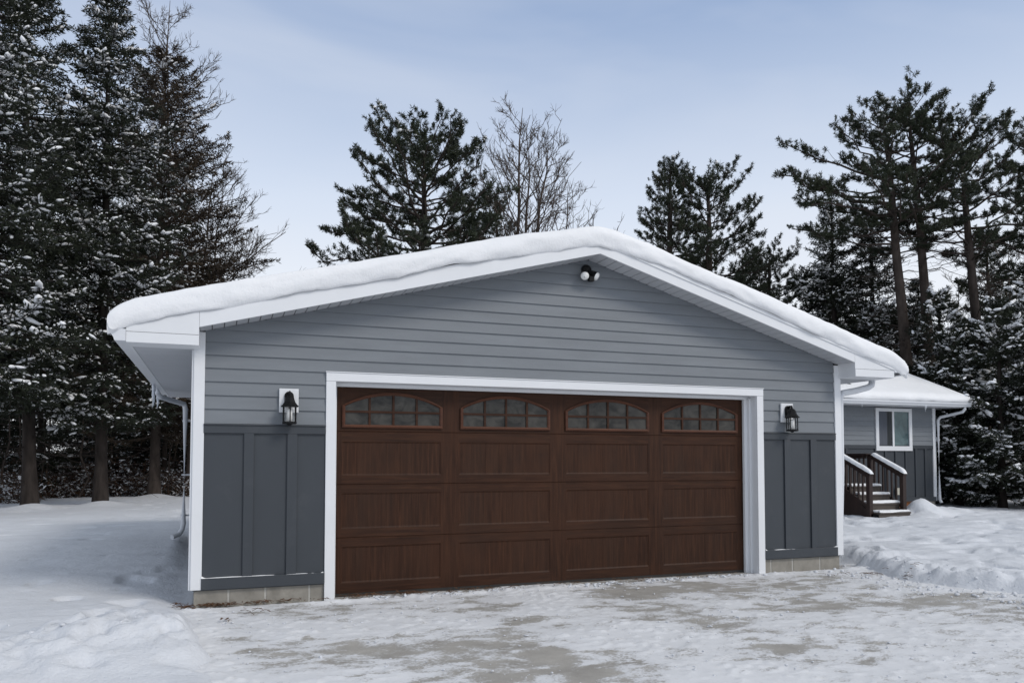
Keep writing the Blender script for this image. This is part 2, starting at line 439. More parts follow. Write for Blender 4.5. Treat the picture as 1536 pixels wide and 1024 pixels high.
# board and batten panels under the siding
def panel(x0, x1, bats):
    p = MB()
    p.box(x0, x1, -.008, .003, .175, 1.66)
    p.box(x0, x1, -.030, -.008, 1.575, 1.648)
    p.box(x0, x1, -.034, -.0081, .172, .275)
    p.prism_x([(-.042, 1.648), (.003, 1.648), (.003, 1.664), (-.036, 1.658)], x0, x1)
    for a, b in bats: p.box(a, b, -.028, -.008, .275, 1.575)
    o = gbuild(p, 'board_panel', M['panel'], bevel=.003)
panel(-1.172, TL, [(-.825, -.738), (-.4426, -.352)])
panel(TR, 6.046, [(5.27, 5.358), (5.658, 5.746)])
# foundation of blocks
for x0, x1, joints in ((-1.232, TL, (-1.19 + .25, -.62, -.225)), (TR, 6.10, (5.075, 5.39, 5.80))):
    f = MB(); xs_ = [x0] + list(joints) + [x1]
    for i in range(len(xs_) - 1):
        f.box(xs_[i] + (.011 if i else 0), xs_[i + 1] - (.011 if i < len(xs_) - 2 else 0), .006, .15, -.06, .17)
    for j in joints: f.box(j - .0112, j + .0112, .009, .14, -.06, .169, 1)
    gbuild(f, 'foundation', [M['block'], M['mortar']], bevel=.004)
f = MB(); f.box(XR - .16, XR - .03, .152, YB, -.06, .16)
gbuild(f, 'side_foundation', M['block'])
f = MB(); f.box(XL + .03, XL + .16, .152, YB, -.06, .16); f.box(XL - .14, XL + .02, 5.36, YB, -.06, .16)
gbuild(f, 'side_foundation', M['block'])
# corner boards (front face and side return)
for x0, x1, zt, sd in ((XL, -1.168, 2.487, -1), (6.043, XR, 2.495, 1)):
    c = MB()
    c.box(x0, x1, -.026, .002, .172, zt)
    xo = x0 if sd < 0 else x1
    c.box(min(xo, xo + sd * .018) + (.0 if sd < 0 else -.001), max(xo, xo + sd * .018) + (.001 if sd < 0 else 0), -.010, .085, .172, 2.325)
    gbuild(c, 'corner_board', M['white'], bevel=.003)
# door casing, jambs and stops
c = MB()
c.box(TL, D0, -.026, .003, -.02, 2.082); c.box(D1, TR, -.026, .003, -.02, 2.082)
c.box(TL, TR, -.028, .003, 2.0835, 2.1665)
c.box(TL - .006, TR + .006, -.036, .003, 2.1667, 2.176)
c.box(D0 - .03, D0 + .001, .0032, .17, -.02, 2.12); c.box(D1 - .001, D1 + .03, .0032, .17, -.02, 2.12)
c.box(D0 + .0012, D1 - .0012, .0032, .17, 2.0833, 2.12)
for a, b in ((D0 + .0013, D0 + .03), (D1 - .072, D1 - .0013)):
    c.box(a, b, .125, .165, -.015, 2.048)
c.box(D1 - .03, D1 - .0015, .085, .1248, -.015, 2.06)
c.box(D0 + .0014, D1 - .0014, .125, .165, 2.0482, 2.083)
gbuild(c, 'door_casing', M['white'], bevel=.003)

# ---- overhead door
YD = .172
cols = [(.09, 1.095), (1.285, 2.312), (2.50, 3.527), (3.715, 4.72)]
rows = [(1.182, 1.512), (.662, 1.006), (.136, .484)]
seams = [1.612, 1.092, .572]
rng = random.Random(11)
def build_door():
    xl = {-.02, 4.90}; zl = {.035, 2.115}
    grooves = []
    for a, b in cols:
        for q in (a - .002, a + .014, b - .014, b + .002): xl.add(q)
        x = a + .014; n = 7
        for i in range(1, n):
            g = a + (b - a) * i / n + rng.uniform(-.012, .012); grooves.append(g)
            for q in (-.0045, 0, .0045): xl.add(g + q)
    for a, b in rows:
        for q in (a - .002, a + .014, b - .014, b + .002): zl.add(q)
    for s_ in seams:
        for q in (-.006, -.002, .002, .006): zl.add(s_ + q)
    xs = np.array(sorted(xl)); zs_ = np.array(sorted(zl))
    # extra lines so the grain bump shades smoothly
    V = []; X, Z = np.meshgrid(xs, zs_); Y = np.full_like(X, YD)
    inside = np.zeros_like(X, bool); inp = np.zeros_like(X, bool)
    for a, b in cols:
        for c_, d in rows:
            inside |= (X > a + .01) & (X < b - .01) & (Z > c_ + .01) & (Z < d - .01)
    Y[inside] += .008
    for g in grooves: Y[inside & (np.abs(X - g) < .001)] += .0015
    for s_ in seams: Y[np.abs(Z - s_) < .0025] += .006
    nx, nz = len(xs), len(zs_)
    F = grid_faces(nx, nz)
    V = np.stack([X, Y, Z], -1).reshape(-1, 3)
    cz = V[F].mean(1); mi = np.ones(len(F), int)
    for a, b in cols:
        for c_, d in rows: mi[(cz[:, 0] > a) & (cz[:, 0] < b) & (cz[:, 2] > c_) & (cz[:, 2] < d)] = 0
    stile = np.ones(len(F), bool)
    for a, b in cols: stile &= ~((cz[:, 0] > a - .003) & (cz[:, 0] < b + .003))
    mi[stile] = 0
    # back slab
    b = len(V); V2 = np.array([(-.02, YD, .035), (4.90, YD, .035), (4.90, YD, 2.115), (-.02, YD, 2.115), (-.02, YD + .05, .035), (4.90, YD + .05, .035), (4.90, YD + .05, 2.115), (-.02, YD + .05, 2.115)])
    F2 = np.array([(0, 4, 5, 1), (1, 5, 6, 2), (2, 6, 7, 3), (3, 7, 4, 0), (4, 7, 6, 5)]) + b
    V = np.concatenate([V, V2]); F = np.concatenate([F, F2]); mi = np.concatenate([mi, np.ones(5, int)])
    o = npmesh('garage_door', V, F, [M['woodv'], M['woodh']], garage, False, mi)
    o.location = (-garage.location.x, 0, 0)
    return o
door = build_door()
door['label'] = 'dark brown wood-grain sectional door with four arched windows'
sl = MB(); sl.box(-.01, 4.89, YD + .002, YD + .045, .0, .0345)
so = sl.build('bottom_seal', M['seal'], door)
def arch_pts(x0, x1, z0, zs_, zt, n=18):
    pts = [(x0, z0), (x1, z0), (x1, zs_)]
    cx = (x0 + x1) / 2; hw = (x1 - x0) / 2; rise = zt - zs_
    r = (hw * hw + rise * rise) / (2 * rise); cz = zt - r; a0 = math.asin(hw / r)
    for i in range(1, n):
        a = a0 - 2 * a0 * i / n; pts.append((cx + r * math.sin(a), cz + r * math.cos(a)))
    pts.append((x0, zs_)); return pts
wins = [(.088, 1.104, 1.628, 1.855, 2.022), (1.298, 2.306, 1.655, 1.888, 2.012), (2.49, 3.53, 1.655, 1.885, 2.002), (3.70, 4.738, 1.648, 1.872, 2.004)]
wins = [(x0, x1, 1.650, 1.868, 2.006) for x0, x1, *_ in wins]
for x0, x1, z0, zsp, zt in wins:
    m = MB(); fr = .030
    out = arch_pts(x0, x1, z0, zsp, zt); inn = arch_pts(x0 + fr, x1 - fr, z0 + fr, zsp - .006, zt - fr * 1.02)
    mid = arch_pts(x0 + fr * .45, x1 - fr * .45, z0 + fr * .45, zsp - .002, zt - fr * .46)
    n = len(out); y0, y1, ym = YD - .001, YD - .020, YD - .026
    for (A, ya), (B, yb) in (((out, y0), (out, y1)), ((out, y1), (mid, ym)), ((mid, ym), (inn, y1 + .006)), ((inn, y1 + .006), (inn, y0))):
        for i in range(n):
            j = (i + 1) % n
            m.poly([(A[i][0], ya, A[i][1]), (A[j][0], ya, A[j][1]), (B[j][0], yb, B[j][1]), (B[i][0], yb, B[i][1])][::-1], 0)
    m.poly([(p[0], YD - .004, p[1]) for p in inn], 1)
    zt_i = zt - fr; cx = (x0 + x1) / 2; hw = (x1 - x0) / 2 - fr; rise = zt_i - zsp; r = (hw * hw + rise * rise) / (2 * rise); cz = zt_i - r
    for i in (1, 2, 3):
        x = x0 + fr + (x1 - x0 - 2 * fr) * i / 4; ztop = cz + math.sqrt(r * r - (x - cx) ** 2)
        m.box(x - .011, x + .011, YD - .016, YD - .0045, z0 + fr - .002, ztop + .002, 2)
    zm = z0 + fr + .128
    m.box(x0 + fr - .002, x1 - fr + .002, YD - .0165, YD - .0046, zm - .011, zm + .011, 2)
    m.build('window', [M['woodred'], M['pane'], M['woodh']], door)

# ---- roof: deck, fascia, soffit
roof = MB()
FT = .155                                     # fascia height
xe0, xe1 = -1.789, 6.713
def zb(x): return 3.500 - SL * (XA - x) if x < XA else 3.500 - SR * (x - XA)
def slab(mb, xa, xb, lo, hi, y0, y1, m=0):
    mb.prism([(xa, zb(xa) + lo), (xb, zb(xb) + lo), (xb, zb(xb) + hi), (xa, zb(xa) + hi)], y0, y1, m)
slab(roof, xe0 - .03, XA, FT + .002, FT + .014, -.313, YB + .3); slab(roof, XA, xe1 + .03, FT + .002, FT + .016, -.318, YB + .3)
ro = gbuild(roof, 'roof', M['dark'])
fa = MB()
slab(fa, -1.215, XA, 0, FT, -.30, -.275); slab(fa, XA, 6.10, 0, FT, -.30, -.275)
slab(fa, XA, 6.714, FT - .05, FT + .0015, -.311, -.3005)
# eave return boxes
fa.prism([(-1.789, 2.326), (-1.217, 2.326), (-1.217, zb(-1.217) + FT), (-1.789, zb(-1.789) + FT)], -.300, -.02)
fa.prism([(6.103, 2.336), (6.713, 2.336), (6.713, zb(6.713) + FT), (6.103, zb(6.103) + FT)], -.300, -.02)
# lower skirt board of each return, a hair proud
fa.box(-1.7885, -1.2195, -.304, -.3002, 2.3265, 2.414); fa.box(6.1045, 6.7125, -.304, -.3002, 2.3365, 2.424)
# eave fascias along the sides
fa.box(-1.789, -1.765, -.0199, YB + .3, 2.328, zb(-1.789) + FT - .002); fa.box(6.689, 6.713, -.0199, YB + .3, 2.338, zb(6.713) + FT - .002)
fa.prism([(XL, 2.33), (XR, 2.33), (XR, 2.5), (XA, ZA + .1), (XL, 2.5)], YB + .27, YB + .299)
fa.box(-1.788, -1.219, -.3012, -.3003, 2.4145, 2.4185, 1); fa.box(6.105, 6.712, -.3012, -.3003, 2.4245, 2.4285, 1)
fo = fa.build('fascia', [M['white'], M['seam']], ro)
so = MB()
# raked soffit of short planks between wall and fascia
def rake(xa, xb):
    n = int(abs(xb - xa) / .102); xs_ = np.linspace(xa, xb, n + 1)
    for a, b in zip(xs_[:-1], xs_[1:]):
        g = .0045
        so.prism([(a + g, zb(a + g) + .004), (b - g, zb(b - g) + .004), (b - g, zb(b - g) + .012), (a + g, zb(a + g) + .012)], -.2745, .0, 0)
        so.box(a - .004, a + .004, -.018, -.012, zb(a) - .003, zb(a) + .004, 1)
    slab(so, xa, xb, .013, .02, -.2742, -.001, 1)
rake(-1.215, XA); rake(XA, 6.10)
# level soffits under the side eaves, seams running along the wall line
for xa, xb, z in ((-1.764, XL + .018, 2.331), (XR - .018, 6.688, 2.341)):
    y = -.018; 
    while y < YB:
        so.box(xa, xb, y, y + .296, z, z + .008, 0); y += .30
    so.box(xa, xb, -.015, YB, z + .009, z + .014, 1)
so.build('soffit', [M['soffit'], M['seam']], ro)
# ---- gutters (K-profile) and downspouts
for sd, xf, z, y1 in ((-1, -1.7905, 2.335, 5.6), (1, 6.7145, 2.405, YB)):
    g = MB(); X = lambda q: xf + sd * q
    prof = [(0, .0), (.085, .0), (.095, .03), (.118, .062), (.122, .098), (.114, .098), (.108, .066), (.088, .034), (.080, .006), (.006, .006), (.006, .10), (0, .10)]
    pts = [(X(a), z + b) for a, b in prof]
    if sd < 0: pts = pts[::-1]
    g.prism(pts, -.305, y1)
    cap = [(X(a), z + b) for a, b in [(0, .0), (.085, .0), (.095, .03), (.118, .062), (.122, .098), (0, .1)]]
    if sd < 0: cap = cap[::-1]
    g.prism(cap, -.309, -.3055)
    gbuild(g, 'gutter', M['gutter'])
d = MB()
d.tube([(-1.85, 4.5, 2.36), (-1.85, 4.5, 2.28), (-1.81, 4.55, 2.225), (-1.62, 4.87, 2.185), (-1.515, 4.99, 2.16), (-1.495, 5.0, 2.09), (-1.495, 5.0, 1.0), (-1.495, 5.0, .40), (-1.51, 4.985, .31), (-1.55, 4.94, .245), (-1.64, 4.84, .215)], .037, 12)
for z in (1.9, 1.1, .5): d.box(-1.535, -1.28, 5.03, 5.045, z, z + .025)
gbuild(d, 'downspout', M['gutter'], smooth=False)
d = MB()
d.tube([(6.79, .12, 2.42), (6.79, .12, 2.345), (6.775, .115, 2.29), (6.70, .10, 2.255), (6.45, .06, 2.20), (6.24, .05, 2.165), (6.195, .05, 2.12), (6.19, .05, 1.2), (6.19, .05, .03)], .040, 12)
for z in (1.9, 1.0): d.box(6.14, 6.235, .094, .105, z, z + .025)
gbuild(d, 'downspout', M['gutter'])

# ------------------------------------------------------------------ roof snow
def ring(a, b, r0, step, n=7):
    """coords from a to b with rounded ends; returns coords and sine of the roll-over angle"""
    th = np.linspace(-math.pi / 2, math.pi / 2, n * 2 - 1)
    x0 = np.where(th < 0, a + r0 * (1 - np.cos(th)) * .55, a + r0 * (1 - np.cos(th)))
    mid = np.arange(a + r0 + step, b - r0 - step * .5, step)
    x1 = np.where(th < 0, b - r0 * (1 - np.cos(th)) * .55, b - r0 * (1 - np.cos(th)))[::-1]
    return np.concatenate([x0, mid, x1]), np.concatenate([np.sin(th), np.ones(len(mid)), np.sin(th)[::-1]])
def snow_sheet(name, xr, yr, zr, H, mat, label, rx=.16, ry=.12, stepx=.05, stepy=.12, ragged=.035, seed=0, tuck=.02):
    xs, sx = ring(*xr, rx, stepx); ys, sy = ring(*yr, ry, stepy)
    X, Y = np.meshgrid(xs, ys); SX, SY = np.meshgrid(sx, sy)
    S = np.minimum(SX, SY)
    low = np.clip(-S, 0, 1)
    amp = .35 + .65 * np.clip(S + .6, 0, 1)
    Y = Y + (.05 * (fbm(X * 1.1, Y * .2 + SY * .4, seed + 1, 3) - .5) + .034 * (fbm(X * 5, SY * 1.5, seed + 2, 3) - .5)) * (SY < .99) * np.where(Y < np.mean(yr), 1, -1)
    X = X + .05 * (fbm(Y * 1.1, X * .2, seed + 3, 3) - .5) * (SX < .99)
    base = zr(X)
    if base.shape != X.shape: base = zr(X, Y)
    h = H * (.92 + .22 * (fbm(X * .7, Y * .7, seed + 5, 3) - .5))
    Z = base - tuck + (h + tuck) / 2 * (1 + S)
    Z += amp * (.045 * (fbm(X * 1.3, Y * 1.3, seed + 7, 4) - .5) + .014 * (fbm(X * 8, Y * 8, seed + 9, 3) - .5))
    Z -= low * ragged * 1.4 * (fbm(X * 1.6, Y * 1.6, seed + 11, 3) - .35) + low * ragged * .5 * (fbm(X * 8, Y * 8, seed + 12, 2) - .5)
    V = np.stack([X, Y, Z], -1).reshape(-1, 3); F = grid_faces(len(xs), len(ys))
    o = npmesh(name, V, F, mat, None, True)
    props(o, label, 'snow', None, 'stuff'); return o
def zr_garage(x):
    dx = np.sqrt((x - XA) ** 2 + .22 ** 2) - .07
    z = 3.500 + FT + .014 - np.where(x < XA, SL, SR) * dx
    return z - .25 * np.clip(-1.72 - x, 0, 1) - .28 * np.clip(x - 6.66, 0, 1)
snow_sheet('roof_snow', (-1.925, 6.90), (-.352, YB + .36), zr_garage, .18, M['roofsnow'], 'thick rounded blanket of snow lying over the garage roof', rx=.15, ry=.075, seed=3, tuck=.035, ragged=.06)

# ------------------------------------------------------------------ icicles
def icicle(x, y, z, L, r, label):
    m = MB(); n = 8
    pts = [(x + .003 * math.sin(i * 1.7), y, z - L * i / (n - 1)) for i in range(n)]
    m.tube(pts, [r * (1 - i / (n - 1)) ** .7 * (1 + .12 * math.sin(i * 2.3)) + .001 for i in range(n)], 8)
    o = m.build('icicle', M['ice'], None, smooth=True, origin=(x, y, z))
    props(o, label, 'icicle', 'icicles hanging from the gutters'); return o
icicle(-1.86, 3.9, 2.345, .32, .021, 'longest clear icicle under the left gutter, farthest from the downspout')
icicle(-1.86, 4.08, 2.345, .28, .017, 'slim icicle close beside the longest one under the left gutter')
icicle(-1.86, 4.75, 2.345, .28, .021, 'icicle between the downspout elbow and the far end of the left gutter')
icicle(-1.86, 4.95, 2.345, .22, .016, 'shortest icicle at the far end of the left gutter')

# ------------------------------------------------------------------ wall lanterns
def lantern(x, z, label):
    t = thing('wall_lantern', label, 'wall lantern', (x, 0, z), 'black lanterns beside the garage door')
    m = MB(); m.box(-.0875, .0875, -.040, -.017, -.112, .112); m.build('mounting_plate', M['white'], t, bevel=.004)
    m = MB()                                           # domed back plate
    pts = [(-.040, -.075), (.040, -.075), (.043, .02)] + [(.043 * math.cos(a), .02 + .045 * math.sin(a)) for a in np.linspace(.15, math.pi - .15, 9)] + [(-.043, .02)]
    m.prism([(a, b + .02) for a, b in pts], -.058, -.0405); m.build('back_plate', M['black'], t, bevel=.004)
    m = MB(); m.tube([(0, -.05, .045), (0, -.085, .075), (0, -.115, .07), (0, -.122, .045)], .012, 8); m.build('arm', M['black'], t, smooth=True)
    c = (0, -.122, 0)
    m = MB(); m.lathe([(.086, -.064), (.088, -.055), (.076, -.047), (.056, -.022), (.046, .006), (.042, .022), (.026, .040), (.008, .046)], c, 6, rot=math.pi / 6)
    m.lathe([(.006, .04), (.008, .05), (.011, .06), (.006, .07), (.004, .085), (.001, .088)], c, 8); m.build('cap', M['black'], t)
    m = MB()
    for i in range(6):
        a = math.pi / 3 * i + math.pi / 6; b = a + math.pi / 3
        p0 = (c[0] + .062 * math.cos(a), c[1] + .062 * math.sin(a)); m.tube([(p0[0], p0[1], -.205), (p0[0], p0[1], -.062)], .0062, 6)
    m.lathe([(.068, -.222), (.072, -.214), (.070, -.204), (.060, -.200)], c, 6, rot=math.pi / 6)
    m.lathe([(.010, -.236), (.018, -.228), (.030, -.2222)], c, 8)
    m.build('cage', M['black'], t)
    m = MB(); k = 6
    for i in range(6):
        a = math.pi / 3 * i + math.pi / 6; b = a + math.pi / 3; r = .0585
        m.poly([(c[0] + r * math.cos(a), c[1] + r * math.sin(a), -.2), (c[0] + r * math.cos(b), c[1] + r * math.sin(b), -.2), (c[0] + r * math.cos(b), c[1] + r * math.sin(b), -.063), (c[0] + r * math.cos(a), c[1] + r * math.sin(a), -.063)])
    m.build('glass', M['glass'], t)
    m = MB(); m.lathe([(.026, -.1995), (.026, -.095), (.022, -.085), (.008, -.078)], c, 14); m.build('candle_sleeve', M['lens'], t, smooth=True)
    return t
lantern(-.434, 1.885, 'black hexagonal lantern on white plate, between left corner board and door')
lantern(5.306, 1.893, 'black hexagonal lantern on white plate, between door and right corner board')

# ------------------------------------------------------------------ twin floodlight under the peak
fl = thing('floodlight', 'black twin-head security floodlight with white lenses under the gable peak', 'floodlight', (2.66, 0, 3.33))
def lathe_dir(prof, c, d, k=14):
    d = np.array(d, float); d /= np.linalg.norm(d); a = np.cross(d, (0, 0, 1)); a /= np.linalg.norm(a); b = np.cross(d, a)
    m = MB(); base = 0
    for r, h in prof:
        for i in range(k):
            q = 2 * math.pi * i / k; p = np.array(c) + d * h + r * (math.cos(q) * a + math.sin(q) * b); m.v.append(tuple(p))
    for s_ in range(len(prof) - 1):
        for i in range(k):
            j = (i + 1) % k; m.f.append((s_ * k + i, s_ * k + j, (s_ + 1) * k + j, (s_ + 1) * k + i)); m.mi.append(0)
    m.f.append(tuple(range(k))); m.mi.append(0); m.f.append(tuple((len(prof) - 1) * k + i for i in reversed(range(k)))); m.mi.append(0)
    return m
m = lathe_dir([(.058, -.0), (.058, .02), (.046, .034), (.02, .04)], (0, -.014, .055), (0, -1, 0), 18); m.build('junction_base', M['black'], fl, smooth=False)
for sx, d_ in ((-1, (-.35, -.75, -.55)), (1, (.62, -.55, -.45))):
    c0 = (sx * .045, -.075, -.005 if sx < 0 else .0)
    m = lathe_dir([(.018, -.055), (.030, -.045), (.040, -.01), (.046, .035), (.0475, .05)], c0, d_); h = m.build('lamp_head', M['black'], fl, smooth=True)
    dn = np.array(d_) / np.linalg.norm(d_)
    m = lathe_dir([(.0455, .046), (.0455, .056), (.040, .068), (.022, .077), (.004, .080)], c0, d_); m.build('lens', M['lens'], h, smooth=True)
    m = MB(); m.tube([(sx * .012, -.04, .045), (sx * .03, -.06, .03), tuple(np.array(c0) - dn * .05)], .011, 8); m.build('swivel_arm', M['black'], h)
m = MB(); m.tube([(0.005, -.045, .04), (.01, -.07, 0.0), (.015, -.085, -.03)], .012, 8); m.box(-.012, .045, -.125, -.075, -.085, -.03)
m.build('motion_sensor', M['black'], fl, bevel=.008)

# ------------------------------------------------------------------ the house behind on the right
HY, HX0, HX1 = 8.10, 6.6, 17.08
HD = 13.6
house = thing('house', 'grey two-tone house with small slider window and snowy roof behind garage', 'house', (12, HY, 0))
def hb(mb, name, mats, parent=None, **kw):
    o = mb.build(name, mats, None, **kw); o.parent = parent or house
    if parent is None: o.location = (-12, -HY, 0)
    return o
HP = .42; HE = 7.55
w = MB(); w.box(HX0, HX1, HY, HD, .24, 2.72)
w.prism_x([(HY, 2.72), (HD, 2.72), (HD, 2.8), ((HY + HD) / 2, 2.86 + HP * 2.6), (HY, 2.8)], HX1 - .15, HX1); hb(w, 'wall', M['panel'])
s = MB(); z = 1.72
while z < 2.70:
    z1 = min(z + .124, 2.72)
    for a, b in ((HX0, 14.995), (16.235, HX1 - .09)):
        s.poly([(a, HY - .018, z), (b, HY - .018, z), (b, HY - .005, z1), (a, HY - .005, z1)]); s.poly([(a, HY - .018, z), (a, HY, z), (b, HY, z), (b, HY - .018, z)])
    z = z1
z = 1.72
while z < 3.6:
    s.poly([(HX1 + .018, HY, z), (HX1 + .018, HD, z), (HX1 + .005, HD, z + .124), (HX1 + .005, HY, z + .124)]); z += .124
    if z > 2.6: break
hb(s, 'lap_siding', M['siding'])
p = MB(); p.box(HX0, HX1 - .09, HY - .030, HY - .001, 1.63, 1.718); p.box(HX0, HX1 - .02, HY - .034, HY - .001, .24, .35)
x = 9.3
for x in (9.4, 10.2, 11.0, 11.8, 12.6, 13.35, 14.02, 14.99, 15.33, 15.68, 16.03, 16.38, 16.72): p.box(x - .035, x + .035, HY - .028, HY - .001, .35, 1.63)
hb(p, 'board_panel', M['panel'])
f = MB(); f.box(HX0, 15.9, HY + .02, HD - .02, -.06, .2395, 1); f.box(15.9, 16.58, HY + .012, HY + .3, -.06, .2395, 1)
f.box(16.59, HX1 - .02, HY + .008, HY + .4, -.06, .2395, 0); f.box(15.9, HX1 - .03, HY + .41, HD - .02, -.06, .239, 0)
hb(f, 'foundation', [M['block'], M['ply']])
c = MB(); c.box(HX1 - .09, HX1 + .012, HY - .030, HY + .09, .24, 2.72); hb(c, 'corner_board', M['white'])
# window
m = MB(); x0, x1, z0, z1 = 14.99, 16.235, 1.575, 2.69
for a, b, c_, d_ in ((x0, x1, z0, z0 + .12), (x0, x1, z1 - .085, z1), (x0, x0 + .10, z0 + .12, z1 - .085), (x1 - .10, x1, z0 + .12, z1 - .085)): m.box(a, b, HY - .045, HY - .001, c_, d_)
wf = hb(m, 'window', M['white'])
m = MB(); xm = (x0 + x1) / 2 - .02
m.box(xm - .03, xm + .03, HY - .036, HY - .002, z0 + .1202, z1 - .0852); m.build('sash_bar', M['white'], wf)
m = MB(); m.box(x0 + .1002, xm - .0302, HY - .012, HY - .003, z0 + .1202, z1 - .0852); m.box(xm - .14, xm - .12, HY - .016, HY - .0122, z0 + .1202, z1 - .0852); m.build('dark_pane', M['curtain'], wf)
m = MB(); m.box(x0 + .1002, xm - .20, HY - .0165, HY - .0125, z0 + .1202, z1 - .0852); m.build('curtain', M['blind'], wf)
m = MB(); m.box(xm + .0302, x1 - .1002, HY - .014, HY - .003, z0 + .1202, z1 - .0852); m.build('pane', M['teal'], wf)
# roof
r = MB(); ym = (HY + HD) / 2; zr0 = 2.86; zr1 = zr0 + HP * (ym - HE)
r.prism_x([(HE, zr0), (ym, zr1), (ym, zr1 + .03), (HE, zr0 + .03)], HX0 - .3, HX1 + .55)
r.prism_x([(2 * ym - HE, zr0), (2 * ym - HE, zr0 + .03), (ym, zr1 + .03), (ym, zr1)], HX0 - .3, HX1 + .55)
hr = hb(r, 'roof', M['dark'])
f = MB()
f.box(HX0 - .3, HX1 + .53, HE + .002, HE + .025, 2.715, 2.858)
f.prism_x([(HE + .03, zr0 - .15), (ym, zr1 - .15), (ym, zr1 - .001), (HE + .03, zr0 - .001)], HX1 + .52, HX1 + .545)
f.build('fascia', M['white'], hr)
f = MB(); f.box(HX0 - .3, HX1 + .52, HE + .026, HY - .0, 2.72, 2.73); f.build('soffit', M['soffit'], hr)
g = MB(); prof = [(0, .0), (-.085, .0), (-.095, .03), (-.118, .062), (-.122, .105), (-.112, .105), (-.10, .06), (-.08, .006), (-.006, .006), (-.006, .1), (0, .1)]
g.prism_x([(HE + a, 2.735 + b) for a, b in prof][::-1], HX0, HX1 + .56); g.box(HX1 + .556, HX1 + .562, HE - .12, HE, 2.735, 2.84)
hb(g, 'gutter', M['gutter'])
d = MB(); d.tube([(17.48, HE - .06, 2.76), (17.48, HE - .06, 2.68), (17.44, HE - .02, 2.60), (17.30, HE + .25, 2.53), (17.17, HY - .12, 2.48), (17.12, HY - .085, 2.40), (17.12, HY - .085, 1.2), (17.12, HY - .085, .28), (17.14, HY - .12, .19)], .040, 10)
hb(d, 'downspout', M['gutter'])
# small cross gable seen under the garage eave
g = MB(); g.prism([(11.6, 2.94), (14.42, 2.94), (14.42, 3.13), (13.96, 3.32), (11.6, 4.26)], 8.06, 8.4); 
for i in range(10):
    z = 2.95 + i * .125; xr = 14.42 if z < 3.13 else 14.42 - (z - 3.13) / .41
    if xr > 11.7: g.box(11.6, xr, 8.048, 8.0598, z, z + .012)
gb = hb(g, 'gable', M['siding'])
m = MB(); m.prism([(11.6, 4.262), (14.44, 3.122), (14.44, 3.162), (11.6, 4.302)], 8.02, 8.5); m.build('rake_edge', M['dark'], gb)
# house outlet cover
m = MB(); m.box(15.62, 15.76, HY - .06, HY - .0365, .42, .60); hb(m, 'utility_box', M['beige'])
def zr_house(x, y=None):
    if y is None: return np.zeros(1)
    return zr0 + .03 + HP * np.minimum(np.maximum(y - HE, -.12), np.maximum(2 * ym - HE - y, -.1)) 
hs = snow_sheet('roof_snow', (HX0 - .2, HX1 + .62), (HE - .12, 2 * ym - HE + .1), zr_house, .20, M['roofsnow'], 'smooth snow layer sloping over the house roof', rx=.2, ry=.16, stepx=.12, stepy=.14, ragged=.03, seed=40, tuck=.03)
for x, L in ((13.95, .11), (16.05, .16), (16.09, .10)):
    icicle(x, HE - .08, 2.737, L, .009, {13.95: 'tiny icicle on house gutter left of the small window', 16.05: 'longer of two icicles hanging beside upper right corner of the window', 16.09: 'shorter of two icicles hanging beside upper right corner of the window'}[x])

# ------------------------------------------------------------------ porch steps
ST = thing('porch_steps', 'dark brown wooden steps with snow-capped railings in front of the house', 'steps', (13.2, 6.5, 0))
def sb(mb, name, mats, parent=None, **kw):
    o = mb.build(name, mats, None, **kw); o.parent = parent or ST
    if parent is None: o.location = (-13.2, -6.5, 0)
    return o
SX0, SX1 = 12.72, 13.72
treads = [(5.84, 6.14, .16), (6.14, 6.40, .345), (6.40, 6.66, .535), (6.66, 6.94, .72)]
for y0, y1, z in treads:
    m = MB(); m.box(SX0 + .06, SX1 - .02, y0, y1 + .02, z - .035, z); m.box(SX0 + .06, SX1 - .02, y0 + .025, y0 + .045, z - .19, z - .0355); sb(m, 'step', M['deckgrey'], bevel=.004)
m = MB(); m.box(12.0, SX1 + .04, 6.95, HY - .045, .715, .755); m.box(12.0, SX1 + .04, 6.951, 6.98, .52, .7148); m.box(SX1 + .01, SX1 + .038, 6.981, HY - .045, .52, .7148); sb(m, 'landing', M['deckwood'])
for x in (SX0 - .01, SX1 - .02):
    m = MB(); m.prism_x([(6.02, .0), (6.98, .0), (6.98, .72), (6.90, .72), (6.02, .12)], x, x + .04); sb(m, 'stringer', M['deckwood'])
posts = [(SX0, 6.07, 1.00), (SX1, 6.07, 1.00), (SX1, 7.02, 1.47), (SX1, HY - .11, 1.47), (SX0, 7.02, 1.47)]
for x, y, z in posts:
    m = MB(); m.box(x - .05, x + .05, y - .05, y + .05, -.05, z); sb(m, 'post', M['deckwood'], bevel=.006)
def rail(p, q, dz=(0, 0)):
    m = MB()
    (x, y0, z0), (_, y1, z1) = p, q
    m.prism_x([(y0, z0 - .05), (y1, z1 - .05), (y1, z1), (y0, z0)], x - .05, x + .05)
    m.prism_x([(y0 + .05, z0 - .12), (y1 - .05, z1 - .12), (y1 - .05, z1 - .0502), (y0 + .05, z0 - .0502)], x - .02, x + .02)
    o = sb(m, 'handrail', M['deckwood'])
    m = MB(); m.prism_x([(y0 + .05, z0 - .82), (y1 - .05, z1 - .80), (y1 - .05, z1 - .72), (y0 + .05, z0 - .74)], x - .02, x + .02)
    sb(m, 'bottom_rail', M['deckwood'])
    n = max(3, int((y1 - y0) / .125))
    for i in range(1, n):
        y = y0 + (y1 - y0) * i / n; z = z0 + (z1 - z0) * i / n
        m = MB(); m.box(x - .017, x + .017, y - .017, y + .017, z - .79, z - .052); sb(m, 'baluster', M['deckwood'], o)
        o.children[-1].location = (0, 0, 0)
for x in (SX0, SX1):
    rail((x, 6.01, 1.02), (x, 7.02, 1.48))
